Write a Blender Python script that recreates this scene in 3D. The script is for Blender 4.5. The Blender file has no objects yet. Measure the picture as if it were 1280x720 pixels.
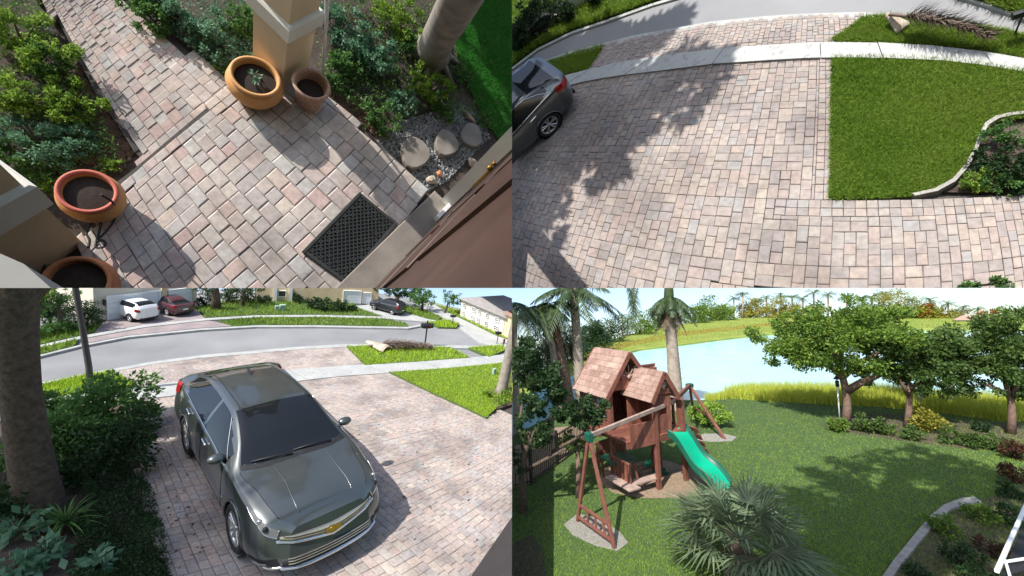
import bpy, bmesh, math, random
import numpy as np
from math import radians, sin, cos, pi, atan2, hypot, sqrt
from mathutils import Matrix, Vector, Euler
random.seed(7)
RNG = np.random.default_rng(7)
scene = bpy.context.scene
COL = scene.collection

# ------------------------------------------------------------------ camera, sky, sun, exposure
F = 520.0                                            # focal length in photo pixels (1280 wide)
N_YARD = Vector((-0.05, 0.998, -0.03)).normalized()  # up of the back yard = world up, in camera axes
_f = Vector((0, 0, -1)); _f = (_f - _f.dot(N_YARD) * N_YARD).normalized()
_r = _f.cross(N_YARD)
RC = Matrix((_r, _f, N_YARD))                        # camera axes -> world
CAMLOC = Vector((0, 0, 5.0))
cd = bpy.data.cameras.new('camera'); cam = bpy.data.objects.new('camera', cd); COL.objects.link(cam)
cam.matrix_world = Matrix.Translation(CAMLOC) @ RC.to_4x4()
cd.sensor_width = 36.0; cd.lens = F / 1280 * 36.0
cd.clip_start = 0.05; cd.clip_end = 6000
scene.camera = cam

SUN = (RC @ Vector((-0.40, 0.76, 0.51))).normalized()   # direction towards the sun
sun_el = math.asin(SUN.z); sun_az = atan2(SUN.x, SUN.y)
world = bpy.data.worlds.new('World'); scene.world = world; world.use_nodes = True
nt = world.node_tree; nt.nodes.clear()
sky = nt.nodes.new('ShaderNodeTexSky'); sky.sky_type = 'NISHITA'; sky.sun_disc = False
sky.sun_elevation = sun_el; sky.sun_rotation = sun_az
sky.air_density = 1.0; sky.dust_density = 1.6; sky.ozone_density = 1.0
bg = nt.nodes.new('ShaderNodeBackground'); bg.inputs['Strength'].default_value = 0.15
tc = nt.nodes.new('ShaderNodeTexCoord'); mp = nt.nodes.new('ShaderNodeMapping'); mp.vector_type = 'POINT'
mp.inputs['Rotation'].default_value = (radians(9), 0, 0)   # the yard sits on a rise: the true horizon lies lower
out = nt.nodes.new('ShaderNodeOutputWorld')
nt.links.new(tc.outputs['Generated'], mp.inputs['Vector']); nt.links.new(mp.outputs['Vector'], sky.inputs['Vector'])
nt.links.new(sky.outputs['Color'], bg.inputs['Color']); nt.links.new(bg.outputs['Background'], out.inputs['Surface'])
sl = bpy.data.lights.new('sun', 'SUN'); sl.energy = 4.6; sl.angle = radians(0.5); sl.color = (1.0, 0.95, 0.87)
so = bpy.data.objects.new('sun', sl); COL.objects.link(so)
so.rotation_euler = SUN.to_track_quat('Z', 'Y').to_euler()
vs = scene.view_settings; vs.view_transform = 'Standard'; vs.look = 'None'; vs.exposure = 0.74; vs.gamma = 1.0
scene.cycles.use_denoising = True
scene.cycles.max_bounces = 6

# ------------------------------------------------------------------ the four places, each with its own up and viewing height
class Frame:
    def __init__(s, name, n, centre, H, world_h=None, quad=(0, 0)):
        s.name = name; s.H = H; k = (world_h or H) / H; s.k = k; s.quad = quad
        n = Vector(n).normalized()
        r = Vector((centre[0] - 640, 360 - centre[1], -F))
        y = (r - r.dot(n) * n).normalized(); x = y.cross(n)
        R = Matrix((x, y, n)).transposed()
        s.Rl = R                                                    # local -> camera axes
        RW = RC @ R
        s.M = Matrix.Translation(CAMLOC - RW @ Vector((0, 0, H * k))) @ RW.to_4x4() @ Matrix.Scale(k, 4)
        s.objs = []
    def P(s, px, py, h=0.0):
        d = s.Rl.transposed() @ Vector((px - 640, 360 - py, -F))
        t = (h - s.H) / d.z
        return Vector((0, 0, s.H)) + d * t
    def px(s, p):
        q = s.Rl @ (Vector(p) - Vector((0, 0, s.H)))
        return (640 + F * q.x / -q.z, 360 - F * q.y / -q.z)
    def depth(s, p):
        return -(s.Rl @ (Vector(p) - Vector((0, 0, s.H)))).z
    def mpp(s, p):                                                  # metres per photo pixel at p
        return s.depth(p) / F
    def tall(s, base, top_y):                                       # height at which the upright over base reaches row top_y
        lo, hi = 0.0, s.H * 6
        for _ in range(40):
            m = (lo + hi) / 2
            q = Vector(base) + Vector((0, 0, m))
            if s.depth(q) > 0.05 and s.px(q)[1] > top_y: lo = m
            else: hi = m
        return lo
    def poly(s, pts, h=0.0):
        return [s.P(x, y, h) for x, y in pts]

TL = Frame('porch', (.522, .222, .823), (320, 180), 2.75, 120, (-1, 1))
TR = Frame('drive', (-.552, .368, .749), (960, 180), 3.2, 120, (1, 1))
BL = Frame('front', (.15, .97, .19), (320, 540), 4.9, None, (-1, -1))
BR = Frame('yard', N_YARD, (960, 540), 5.0, None, (1, -1))

# equidistant lens fits of the paved areas: (f, pitch, roll, yaw), image centre
FIT = {'TL': ((396.67, 1.0626, -.3323, .41603), (320, 180)),
       'TR': ((399.18, .90038, -.29244, -.35877), (960, 180)),
       'BL': ((423.17, .44975, .03799, .45887), (320, 540))}
def g2px(key, g):
    (fq, p, ro, yaw), c = FIT[key]
    f = np.array([0, cos(p), -sin(p)]); r = np.array([1, 0, 0.]); u = np.cross(r, f)
    r2 = r * cos(ro) + u * sin(ro); u2 = -r * sin(ro) + u * cos(ro)
    g = np.asarray(g, float); cs, sn = cos(yaw), sin(yaw)
    w = np.c_[g[:, 0] * cs - g[:, 1] * sn, g[:, 0] * sn + g[:, 1] * cs, -np.ones(len(g))]
    X, Y, Z = w @ r2, w @ u2, w @ f
    rho = np.hypot(X, Y) + 1e-9; th = np.arctan2(rho, Z)
    return np.c_[c[0] + fq * th * X / rho, c[1] - fq * th * Y / rho]

def in_poly(x, y, poly):
    c = False; j = len(poly) - 1
    for i in range(len(poly)):
        xi, yi = poly[i]; xj, yj = poly[j]
        if (yi > y) != (yj > y) and x < (xj - xi) * (y - yi) / (yj - yi) + xi: c = not c
        j = i
    return c
def in_poly_np(P, poly):
    c = np.zeros(len(P), bool); n = len(poly)
    for i in range(n):
        (xi, yi), (xj, yj) = poly[i], poly[i - 1]
        if yi == yj: continue
        m = ((yi > P[:, 1]) != (yj > P[:, 1])) & (P[:, 0] < (xj - xi) * (P[:, 1] - yi) / (yj - yi) + xi)
        c ^= m
    return c

# ------------------------------------------------------------------ materials
def _nodes(name):
    m = bpy.data.materials.new(name); m.use_nodes = True
    t = m.node_tree; b = t.nodes['Principled BSDF']
    return m, t, b
def ramp(t, cols, interp='LINEAR'):
    r = t.nodes.new('ShaderNodeValToRGB'); cr = r.color_ramp; cr.interpolation = interp
    n = len(cols)
    while len(cr.elements) < n: cr.elements.new(0.5)
    for i, c in enumerate(cols):
        cr.elements[i].position = i / max(1, n - (0 if interp == 'CONSTANT' else 1)); cr.elements[i].color = (*c, 1)
    return r
def noise(t, scale, detail=6, rough=.6, coord='Object', vec=None):
    n = t.nodes.new('ShaderNodeTexNoise'); n.inputs['Scale'].default_value = scale
    n.inputs['Detail'].default_value = detail; n.inputs['Roughness'].default_value = rough
    if vec is None:
        tc = t.nodes.new('ShaderNodeTexCoord'); t.links.new(tc.outputs[coord], n.inputs['Vector'])
    else: t.links.new(vec, n.inputs['Vector'])
    return n
def mixc(t, a, b, fac, mode='MIX'):
    m = t.nodes.new('ShaderNodeMix'); m.data_type = 'RGBA'; m.blend_type = mode; m.clamp_factor = True
    for sock, v in ((m.inputs['Factor'], fac), (m.inputs['A'], a), (m.inputs['B'], b)):
        if isinstance(v, (int, float)): sock.default_value = v
        elif isinstance(v, tuple): sock.default_value = (*v, 1)
        else: t.links.new(v, sock)
    return m.outputs['Result']
def math_node(t, op, a, b=0.0):
    m = t.nodes.new('ShaderNodeMath'); m.operation = op
    for s, v in ((m.inputs[0], a), (m.inputs[1], b)):
        if isinstance(v, (int, float)): s.default_value = v
        else: t.links.new(v, s)
    return m.outputs[0]
def bump(t, b, h, strength=.4, dist=.01):
    n = t.nodes.new('ShaderNodeBump'); n.inputs['Strength'].default_value = strength; n.inputs['Distance'].default_value = dist
    t.links.new(h, n.inputs['Height']); t.links.new(n.outputs['Normal'], b.inputs['Normal'])

def plain(name, c1, c2=None, scale=6, rough=.7, metal=0, bumps=0, bscale=None, coat=0, spec=.5, detail=6, speck=None):
    m, t, b = _nodes(name)
    if c2 is None: c2 = tuple(v * .72 for v in c1)
    n = noise(t, scale, detail); r = ramp(t, [c2, c1])
    r.color_ramp.elements[0].position = .32; r.color_ramp.elements[1].position = .66
    t.links.new(n.outputs['Fac'], r.inputs['Fac']); colr = r.outputs['Color']
    if speck:
        v = noise(t, scale * 9, 2); rr = ramp(t, [(0, 0, 0), (1, 1, 1)])
        rr.color_ramp.elements[0].position = .55; rr.color_ramp.elements[1].position = .7
        t.links.new(v.outputs['Fac'], rr.inputs['Fac']); colr = mixc(t, colr, speck, rr.outputs['Color'])
    t.links.new(colr, b.inputs['Base Color'])
    b.inputs['Roughness'].default_value = rough; b.inputs['Metallic'].default_value = metal
    b.inputs['Coat Weight'].default_value = coat; b.inputs['Specular IOR Level'].default_value = spec
    if bumps:
        n2 = noise(t, bscale or scale * 4, 5); bump(t, b, n2.outputs['Fac'], bumps, .02)
    return m
def rand_mat(name, cols, by='island', rough=.75, speck=.25, scale=25, bumps=.3, stain=None, spec=.35):
    """a colour per piece out of cols, with fine grain"""
    m, t, b = _nodes(name)
    if by == 'island':
        g = t.nodes.new('ShaderNodeNewGeometry'); fac = g.outputs['Random Per Island']
    else:
        g = t.nodes.new('ShaderNodeObjectInfo'); fac = g.outputs['Random']
    r = ramp(t, cols, 'LINEAR'); t.links.new(fac, r.inputs['Fac']); c = r.outputs['Color']
    n = noise(t, scale, 7, .7); rr = ramp(t, [(1 - speck,) * 3, (1 + speck,) * 3])
    rr.color_ramp.elements[0].position = .3; rr.color_ramp.elements[1].position = .7
    t.links.new(n.outputs['Fac'], rr.inputs['Fac'])
    c = mixc(t, c, rr.outputs['Color'], 1.0, 'MULTIPLY')
    if stain:
        n3 = noise(t, stain[1], 4); r3 = ramp(t, [(1, 1, 1), stain[0]])
        r3.color_ramp.elements[0].position = .45; r3.color_ramp.elements[1].position = .62
        t.links.new(n3.outputs['Fac'], r3.inputs['Fac']); c = mixc(t, c, r3.outputs['Color'], 1.0, 'MULTIPLY')
    t.links.new(c, b.inputs['Base Color']); b.inputs['Roughness'].default_value = rough; b.inputs['Specular IOR Level'].default_value = spec
    if bumps: bump(t, b, noise(t, scale * 3, 4).outputs['Fac'], bumps, .004)
    return m
def leaf_mat(name, cols, trans=.35, rough=.55, gloss=.25):
    m, t, b = _nodes(name)
    g = t.nodes.new('ShaderNodeNewGeometry'); r = ramp(t, cols)
    n = noise(t, 1.3, 3); f = math_node(t, 'ADD', math_node(t, 'MULTIPLY', g.outputs['Random Per Island'], .6), math_node(t, 'SUBTRACT', math_node(t, 'MULTIPLY', n.outputs['Fac'], .9), .25))
    t.links.new(f, r.inputs['Fac'])
    b.inputs['Roughness'].default_value = rough; b.inputs['Specular IOR Level'].default_value = gloss
    t.links.new(r.outputs['Color'], b.inputs['Base Color'])
    tr = t.nodes.new('ShaderNodeBsdfTranslucent'); t.links.new(r.outputs['Color'], tr.inputs['Color'])
    mx = t.nodes.new('ShaderNodeMixShader'); mx.inputs['Fac'].default_value = trans
    o = t.nodes['Material Output']
    t.links.new(b.outputs[0], mx.inputs[1]); t.links.new(tr.outputs[0], mx.inputs[2]); t.links.new(mx.outputs[0], o.inputs['Surface'])
    return m

def lerp_cols(cols, k, gain=1.0):
    m = [sum(c[i] for c in cols) / len(cols) for i in range(3)]
    return [tuple((m[i] + (c[i] - m[i]) * k) * gain for i in range(3)) for c in cols]
M = {}
# greys, pinks, tans of the concrete pavers (same stone in the porch, the drive seen from above and the drive in front)
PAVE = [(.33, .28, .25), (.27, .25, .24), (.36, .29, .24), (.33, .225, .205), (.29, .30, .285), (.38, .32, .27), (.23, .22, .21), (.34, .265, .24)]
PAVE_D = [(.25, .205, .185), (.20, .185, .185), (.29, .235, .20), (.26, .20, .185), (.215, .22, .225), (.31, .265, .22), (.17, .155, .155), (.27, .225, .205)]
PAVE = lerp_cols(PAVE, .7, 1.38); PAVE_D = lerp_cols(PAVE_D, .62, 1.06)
M['pave'] = rand_mat('porch_paver', PAVE, 'object', stain=((.66, .64, .63), 1.7))
M['pave_s'] = rand_mat('path_paver', PAVE, 'island', stain=((.66, .64, .63), 1.7))
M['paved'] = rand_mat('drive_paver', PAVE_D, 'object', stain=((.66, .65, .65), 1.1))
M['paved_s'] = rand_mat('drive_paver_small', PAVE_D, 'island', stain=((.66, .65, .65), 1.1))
M['pavef'] = rand_mat('front_paver', [tuple(v * 1.3 for v in c) for c in PAVE_D], 'object', stain=((.66, .65, .65), 1.1))  # same drive stone lightened: the front view's overexposure is in the colour
M['pavef_s'] = rand_mat('front_paver_small', [tuple(v * 1.3 for v in c) for c in PAVE_D], 'island', stain=((.66, .65, .65), 1.1))
M['joint'] = plain('joint_sand', (.075, .065, .06), (.04, .036, .034), 30, .95)
M['concrete'] = plain('concrete', (.37, .38, .37), (.29, .30, .30), 2.2, .85, bumps=.15, bscale=40, speck=(.24, .24, .24))
M['curb'] = plain('curb_concrete', (.36, .37, .36), (.26, .27, .27), 4, .85, bumps=.2)
M['asphalt'] = plain('asphalt', (.235, .24, .25), (.15, .155, .165), .35, .9, bumps=.2, bscale=200, speck=None)
M['soil'] = plain('soil', (.075, .055, .042), (.03, .022, .018), 9, .95, bumps=.8, bscale=35, speck=(.12, .09, .07))
M['turf'] = plain('turf_soil', (.075, .13, .03), (.045, .08, .02), 14, .95, bumps=.6, bscale=60)
M['turf_dark'] = plain('turf_soil_dark', (.05, .095, .025), (.03, .06, .018), 8, .95, bumps=.6, bscale=60)
GR = [(.11, .19, .025), (.09, .17, .02), (.16, .28, .03), (.23, .36, .05), (.26, .30, .07), (.13, .23, .03)]
M['grass'] = leaf_mat('grass_blade', GR, .3, .6, .2)
M['grass_bright'] = leaf_mat('grass_blade_bright', [(.20, .34, .02), (.30, .46, .03), (.42, .55, .05), (.26, .40, .03)], .3, .6, .2)  # overexposed sunlight of the front lawns put into the blade colour
M['grass_yard'] = leaf_mat('grass_blade_yard', [(0.086, 0.172, 0.025), (0.161, 0.275, 0.037), (0.279, 0.378, 0.057), (0.13, 0.223, 0.032)], .3, .6, .15)
M['grass_green'] = leaf_mat('grass_blade_green', [(.03, .18, .02), (.045, .25, .03), (.075, .32, .04)], .3, .6, .15)
M['reed'] = leaf_mat('reed_leaf', [(.24, .32, .03), (.40, .48, .06), (.55, .58, .10), (.30, .38, .05)], .3, .6, .15)
M['leaf'] = leaf_mat('shrub_leaf', [(0.039, 0.093, 0.028), (0.078, 0.171, 0.047), (0.124, 0.248, 0.062), (0.186, 0.31, 0.085)])
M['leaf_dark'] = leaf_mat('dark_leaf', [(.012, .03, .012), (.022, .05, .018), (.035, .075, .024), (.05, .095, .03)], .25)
M['leaf_lime'] = leaf_mat('lime_leaf', [(0.078, 0.156, 0.026), (0.156, 0.273, 0.039), (0.26, 0.39, 0.058), (0.364, 0.468, 0.078)])
M['leaf_blue'] = leaf_mat('bluish_leaf', [(0.053, 0.132, 0.078), (0.105, 0.228, 0.132), (0.176, 0.316, 0.193), (0.281, 0.421, 0.298)])
M['leaf_red'] = leaf_mat('reddish_leaf', [(0.05, 0.018, 0.014), (0.1, 0.035, 0.025), (0.06, 0.05, 0.02), (0.14, 0.06, 0.04)])
M['leaf_yellow'] = leaf_mat('yellow_leaf', [(.12, .14, .02), (.26, .26, .04), (.36, .33, .06), (.2, .24, .04)])
M['leaf_orange'] = leaf_mat('orange_flower', [(.3, .1, .02), (.42, .16, .03), (.18, .2, .04)])
M['palm'] = leaf_mat('palm_leaf', [(0.018, 0.037, 0.016), (0.037, 0.065, 0.025), (0.065, 0.101, 0.04), (0.094, 0.13, 0.058)], .25, .45, .4)
M['fan'] = leaf_mat('fan_palm_leaf', [(.07, .105, .055), (.11, .16, .085), (.17, .22, .125), (.22, .26, .16)], .3, .4, .4)
M['palm_far'] = leaf_mat('far_palm_leaf', [(.06, .10, .04), (.12, .18, .06), (.2, .26, .09)], .25)
M['dead'] = leaf_mat('dead_frond', [(.05, .035, .022), (.10, .07, .045), (.17, .12, .075), (.08, .07, .03)], .15)
M['twig'] = rand_mat('dry_twig', [(.07, .045, .035), (.14, .10, .08), (.22, .17, .14)], 'island', .85)
M['bark'] = plain('bark', (.13, .095, .07), (.05, .036, .028), 14, .95, bumps=1, bscale=26)
M['bark_grey'] = plain('grey_bark', (.30, .27, .23), (.16, .14, .12), 7, .95, bumps=.7, bscale=22)
M['bark_palm'] = plain('palm_bark', (.36, .31, .26), (.22, .18, .15), 5, .9, bumps=.7, bscale=18)
M['bark_red'] = plain('reddish_bark', (.20, .13, .095), (.10, .065, .05), 9, .9, bumps=.7, bscale=22)
M['stucco'] = plain('stucco', (.66, .53, .35), (.57, .45, .29), 3, .9, bumps=.5, bscale=90)
M['stucco_pale'] = plain('pale_stucco', (.62, .58, .50), (.53, .49, .42), 3, .9, bumps=.4, bscale=60)
M['trim'] = plain('trim_paint', (.74, .72, .64), (.62, .60, .53), 4, .8, bumps=.3, bscale=80)
M['white'] = plain('white_paint', (.78, .79, .80), (.70, .72, .74), 3, .45)
M['door_white'] = plain('garage_door_paint', (.74, .78, .82), (.68, .72, .77), 2, .5)
M['black'] = plain('black_metal', (.02, .02, .022), (.012, .012, .014), 12, .5)
M['pole'] = plain('pole_paint', (.07, .065, .07), (.045, .042, .046), 10, .55)
M['rubber'] = plain('rubber', (.022, .024, .024), (.012, .013, .013), 40, .85)
M['tyre'] = plain('tyre', (.018, .018, .019), (.01, .01, .011), 30, .85, bumps=.3)
M['rim'] = plain('alloy', (.62, .63, .64), (.5, .5, .52), 8, .28, metal=.9)
M['chrome'] = plain('chrome', (.8, .8, .8), (.7, .7, .7), 8, .12, metal=1)
M['gold'] = plain('gold', (.75, .45, .10), (.6, .33, .06), 8, .25, metal=.9)
M['dark'] = plain('dark_plastic', (.016, .016, .018), (.009, .009, .01), 20, .55)
def paint(name, c, dirt=None):
    m, t, b = _nodes(name)
    col = c
    n = noise(t, 1.6, 8, .7); r = ramp(t, [(0, 0, 0), (1, 1, 1)])
    r.color_ramp.elements[0].position = .5; r.color_ramp.elements[1].position = .75
    t.links.new(n.outputs['Fac'], r.inputs['Fac'])
    cc = mixc(t, c, dirt or tuple(v * 1.25 + .01 for v in c), math_node(t, 'MULTIPLY', r.outputs['Color'], .5))
    t.links.new(cc, b.inputs['Base Color'])
    b.inputs['Metallic'].default_value = .55; b.inputs['Roughness'].default_value = .3
    b.inputs['Coat Weight'].default_value = 1; b.inputs['Coat Roughness'].default_value = .06
    return m
M['paint_grey'] = paint('grey_green_paint', (.075, .088, .090), (.12, .125, .115))
M['paint_white'] = paint('white_car_paint', (.72, .73, .74)); M['paint_black'] = paint('black_car_paint', (.015, .016, .024)); M['paint_red'] = paint('dark_red_paint', (.075, .022, .03))
for k in ('paint_white', 'paint_black', 'paint_red'): M[k].node_tree.nodes['Principled BSDF'].inputs['Metallic'].default_value = 0
def glassy(name, c, rough=.04):
    m, t, b = _nodes(name); b.inputs['Base Color'].default_value = (*c, 1); b.inputs['Roughness'].default_value = rough
    b.inputs['Specular IOR Level'].default_value = .4
    return m
M['glass'] = glassy('tinted_glass', (.010, .012, .014)); M['lamp_red'] = glassy('red_lamp', (.25, .01, .012)); M['lamp'] = glassy('clear_lamp', (.13, .135, .14), .08)
M['pane'] = glassy('window_pane', (.04, .06, .09), .1)
M['terra'] = plain('terracotta', (.52, .21, .09), (.42, .15, .06), 7, .8, bumps=.2, speck=(.5, .27, .15))
M['terra_tan'] = plain('tan_glaze', (.56, .29, .10), (.47, .22, .07), 6, .65, bumps=.15, speck=(.5, .32, .16))
M['terra_pale'] = plain('weathered_terracotta', (.46, .30, .22), (.36, .20, .14), 10, .9, bumps=.3, speck=(.6, .5, .42))
M['potsoil'] = plain('potting_soil', (.03, .018, .013), (.012, .008, .006), 60, .95, bumps=1, bscale=120, speck=(.07, .04, .03))
M['rock'] = plain('rock', (.34, .33, .30), (.2, .19, .18), 8, .9, bumps=.6)
M['stucco_shaded'] = plain('shade_toned_stucco', (.22, .17, .13), (.18, .14, .11), 3, .9, bumps=.5, bscale=90)  # tan stucco darkened: the wall corner's shade is in the colour
M['wall_grey'] = plain('grey_wall', (.30, .29, .26), (.24, .23, .21), 4, .85, bumps=.3)
M['stone'] = plain('stepping_stone', (.24, .21, .18), (.16, .14, .12), 7, .9, bumps=.5, bscale=40)
M['gravel'] = rand_mat('gravel', [(.22, .24, .26), (.36, .38, .40), (.5, .5, .5), (.15, .16, .17)], 'island', .9, bumps=0)
M['cord'] = plain('black_cord', (.02, .018, .018), None, 20, .6)
M['door'] = plain('brown_door', (.05, .024, .015), (.028, .013, .009), 5, .45)
M['wood_red'] = plain('redwood', (.20, .075, .05), (.12, .042, .03), 6, .7, bumps=.4, bscale=30)
M['wood_board'] = rand_mat('redwood_board', [(.13, .045, .032), (.17, .062, .042), (.22, .085, .057), (.15, .055, .038)], 'object', .7, .3, 9, .5)
M['wood_grey'] = plain('weathered_wood', (.40, .30, .25), (.26, .18, .15), 7, .8, bumps=.4)
M['shingle'] = rand_mat('roof_plank', [(.26, .165, .135), (.31, .21, .175), (.22, .135, .11), (.35, .25, .21)], 'object', .8, .35, 7, .5)
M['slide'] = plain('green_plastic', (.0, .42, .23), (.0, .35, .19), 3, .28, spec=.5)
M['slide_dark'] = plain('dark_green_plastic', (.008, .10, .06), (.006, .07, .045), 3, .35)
M['green_metal'] = plain('green_bracket', (.015, .10, .07), (.01, .07, .05), 5, .4)
M['mulch'] = plain('mulch', (.32, .22, .17), (.16, .11, .085), 18, .95, bumps=1, bscale=50, speck=(.46, .34, .28))
M['mulch_grey'] = plain('grey_mulch', (.30, .28, .27), (.17, .16, .155), 18, .95, bumps=1, bscale=50, speck=(.42, .40, .39))
M['roof_tile'] = plain('roof_tile', (.36, .24, .19), (.26, .17, .14), 9, .85, bumps=.5)
M['roof_grey'] = plain('grey_roof', (.30, .28, .27), (.22, .20, .2), 9, .85, bumps=.5)
M['util'] = plain('utility_green', (.30, .42, .36), (.24, .34, .29), 4, .6)
M['purple'] = plain('curtain', (.25, .38, .55), None, 9, .8)
M['sheath'] = plain('frond_sheath', (.46, .40, .33), (.28, .2, .14), 6, .7, bumps=.3, speck=(.6, .56, .5))
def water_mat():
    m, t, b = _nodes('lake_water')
    n = noise(t, .35, 4, .55); r = ramp(t, [(.27, .55, .61), (.44, .72, .77)]); t.links.new(n.outputs['Fac'], r.inputs['Fac'])  # pale cyan base colour carries the sky reflection
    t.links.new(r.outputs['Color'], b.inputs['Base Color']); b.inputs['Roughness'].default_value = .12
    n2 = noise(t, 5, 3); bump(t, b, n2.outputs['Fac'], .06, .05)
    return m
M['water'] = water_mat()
M['bank_blade'] = leaf_mat('bank_blade', [(.13, .22, .03), (.20, .30, .04), (.30, .36, .06), (.34, .33, .08)], .3, .6, .15)
M['bank'] = plain('bank_grass', (.22, .29, .05), (.13, .20, .03), .45, .95, bumps=.6, bscale=8, speck=(.40, .26, .10), detail=8)

# ------------------------------------------------------------------ mesh helpers
class MB:
    """collects shapes; build() links them as one mesh object"""
    def __init__(s): s.v = []; s.f = []; s.sm = []
    def add(s, vs, fs, smooth=False):
        o = len(s.v); s.v += [tuple(v) for v in vs]; s.f += [tuple(i + o for i in f) for f in fs]; s.sm += [smooth] * len(fs); return s
    def box(s, c, d, rz=0, rot=None, bev=0):
        x, y, z = d[0] / 2, d[1] / 2, d[2] / 2
        R = rot if rot is not None else Matrix.Rotation(rz, 3, 'Z')
        b = min(bev, x * .8, y * .8, z * .8) if bev else 0
        if not b:
            vs = [Vector((i * x, j * y, k * z)) for k in (-1, 1) for i, j in ((-1, -1), (1, -1), (1, 1), (-1, 1))]
            fs = [(3, 2, 1, 0), (4, 5, 6, 7), (0, 1, 5, 4), (1, 2, 6, 5), (2, 3, 7, 6), (3, 0, 4, 7)]
        else:
            vs = []
            for zz, xx, yy in ((-z, x - b, y - b), (-z + b, x, y), (z - b, x, y), (z, x - b, y - b)):
                vs += [Vector((i * xx, j * yy, zz)) for i, j in ((-1, -1), (1, -1), (1, 1), (-1, 1))]
            fs = [(3, 2, 1, 0), (12, 13, 14, 15)]
            for l in range(3):
                for i in range(4):
                    j = (i + 1) % 4; fs.append((l * 4 + i, l * 4 + j, l * 4 + 4 + j, l * 4 + 4 + i))
        c = Vector(c); return s.add([R @ v + c for v in vs], fs)
    def beam(s, a, b, w, h=None, bev=.006, up=(0, 0, 1)):
        a, b = Vector(a), Vector(b); d = b - a; L = d.length; d.normalize(); u = Vector(up)
        x = d.cross(u)
        if x.length < .05: x = d.cross(Vector((1, 0, 0)))
        x.normalize(); u = x.cross(d)
        R = Matrix((x, d, u)).transposed()
        return s.box((a + b) / 2, (w, L, h or w), rot=R, bev=bev)
    def tube(s, pts, r, n=8, caps=True, jitter=0):
        pts = [Vector(p) for p in pts]; m = len(pts)
        rs = r if isinstance(r, (list, tuple)) else [r] * m
        vs = []; prev = None
        for i, p in enumerate(pts):
            d = (pts[min(i + 1, m - 1)] - pts[max(i - 1, 0)]).normalized()
            if prev is None:
                x = d.cross(Vector((0, 0, 1)));
                if x.length < .1: x = d.cross(Vector((0, 1, 0)))
            else: x = prev - prev.dot(d) * d
            x.normalize(); prev = x; y = d.cross(x)
            for k in range(n):
                a = 2 * pi * k / n; q = rs[i] * (1 + (random.uniform(-jitter, jitter) if jitter else 0))
                vs.append(p + (x * cos(a) + y * sin(a)) * q)
        fs = [(i * n + k, i * n + (k + 1) % n, (i + 1) * n + (k + 1) % n, (i + 1) * n + k) for i in range(m - 1) for k in range(n)]
        o = len(s.v); s.add(vs, fs, True)
        if caps: s.f += [tuple(o + k for k in reversed(range(n))), tuple(o + (m - 1) * n + k for k in range(n))]; s.sm += [False, False]
        return s
    def lathe(s, prof, c=(0, 0, 0), n=28, axis=None):
        vs = []; fs = []; m = len(prof); c = Vector(c)
        R = Vector(axis).to_track_quat('Z', 'Y').to_matrix() if axis else Matrix.Identity(3)
        for r, z in prof:
            for k in range(n):
                a = 2 * pi * k / n; vs.append(R @ Vector((r * cos(a), r * sin(a), z)) + c)
        for i in range(m - 1):
            for k in range(n):
                fs.append((i * n + k, i * n + (k + 1) % n, (i + 1) * n + (k + 1) % n, (i + 1) * n + k))
        return s.add(vs, fs, True)
    def prism(s, poly, z0, z1, cap_bottom=False):
        """poly: list of 2D/3D points (xy used), counter clockwise or not"""
        p = [(q[0], q[1]) for q in poly]
        if sum(p[i - 1][0] * p[i][1] - p[i][0] * p[i - 1][1] for i in range(len(p))) < 0: p = p[::-1]
        n = len(p); vs = [(x, y, z0) for x, y in p] + [(x, y, z1) for x, y in p]
        fs = [tuple(range(n, 2 * n))] + [(i, (i + 1) % n, n + (i + 1) % n, n + i) for i in range(n)]
        if cap_bottom: fs.append(tuple(reversed(range(n))))
        return s.add(vs, fs)
    def blob(s, c, r, n=10, m=7, jit=.15, squash=(1, 1, 1)):
        vs = []; fs = []; c = Vector(c); ph = random.random() * 9
        for i in range(m + 1):
            th = pi * i / m
            for k in range(n):
                a = 2 * pi * k / n
                q = r * (1 + jit * (sin(3 * a + ph + 2 * th) * .5 + random.uniform(-.5, .5)))
                vs.append(c + Vector((q * sin(th) * cos(a) * squash[0], q * sin(th) * sin(a) * squash[1], q * cos(th) * squash[2])))
        for i in range(m):
            for k in range(n):
                fs.append((i * n + k, (i + 1) * n + k, (i + 1) * n + (k + 1) % n, i * n + (k + 1) % n))
        return s.add(vs, fs, True)
    def mesh(s, name):
        me = bpy.data.meshes.new(name); me.from_pydata([tuple(v) for v in s.v], [], s.f); me.update()
        me.polygons.foreach_set('use_smooth', s.sm); return me

def link(name, me, mat, fr, parent=None, M4=None):
    o = bpy.data.objects.new(name, me)
    if mat is not None and not me.materials: me.materials.append(M[mat] if isinstance(mat, str) else mat)
    COL.objects.link(o); fr.objs.append(o)
    if parent is not None: o.parent = parent
    if parent is None: o.matrix_world = fr.M @ (M4 or Matrix.Identity(4))
    elif M4 is not None: o.matrix_local = M4
    return o
def put(mb, name, mat, fr, parent=None, M4=None):
    return link(name, mb.mesh(name), mat, fr, parent, M4)
def tag(o, label=None, cat=None, group=None, kind=None):
    if label: o['label'] = label
    if cat: o['category'] = cat
    if group: o['group'] = group
    if kind: o['kind'] = kind
    return o
def thing(fr, name, loc, label, cat, group=None, rz=0, scale=1.0):
    o = bpy.data.objects.new(name, None); COL.objects.link(o); o.empty_display_size = .2
    o.matrix_world = fr.M @ Matrix.Translation(Vector(loc)) @ Matrix.Rotation(rz, 4, 'Z') @ Matrix.Scale(scale, 4)
    fr.objs.append(o)
    return tag(o, label, cat, group)
KIDS = {}
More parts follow.
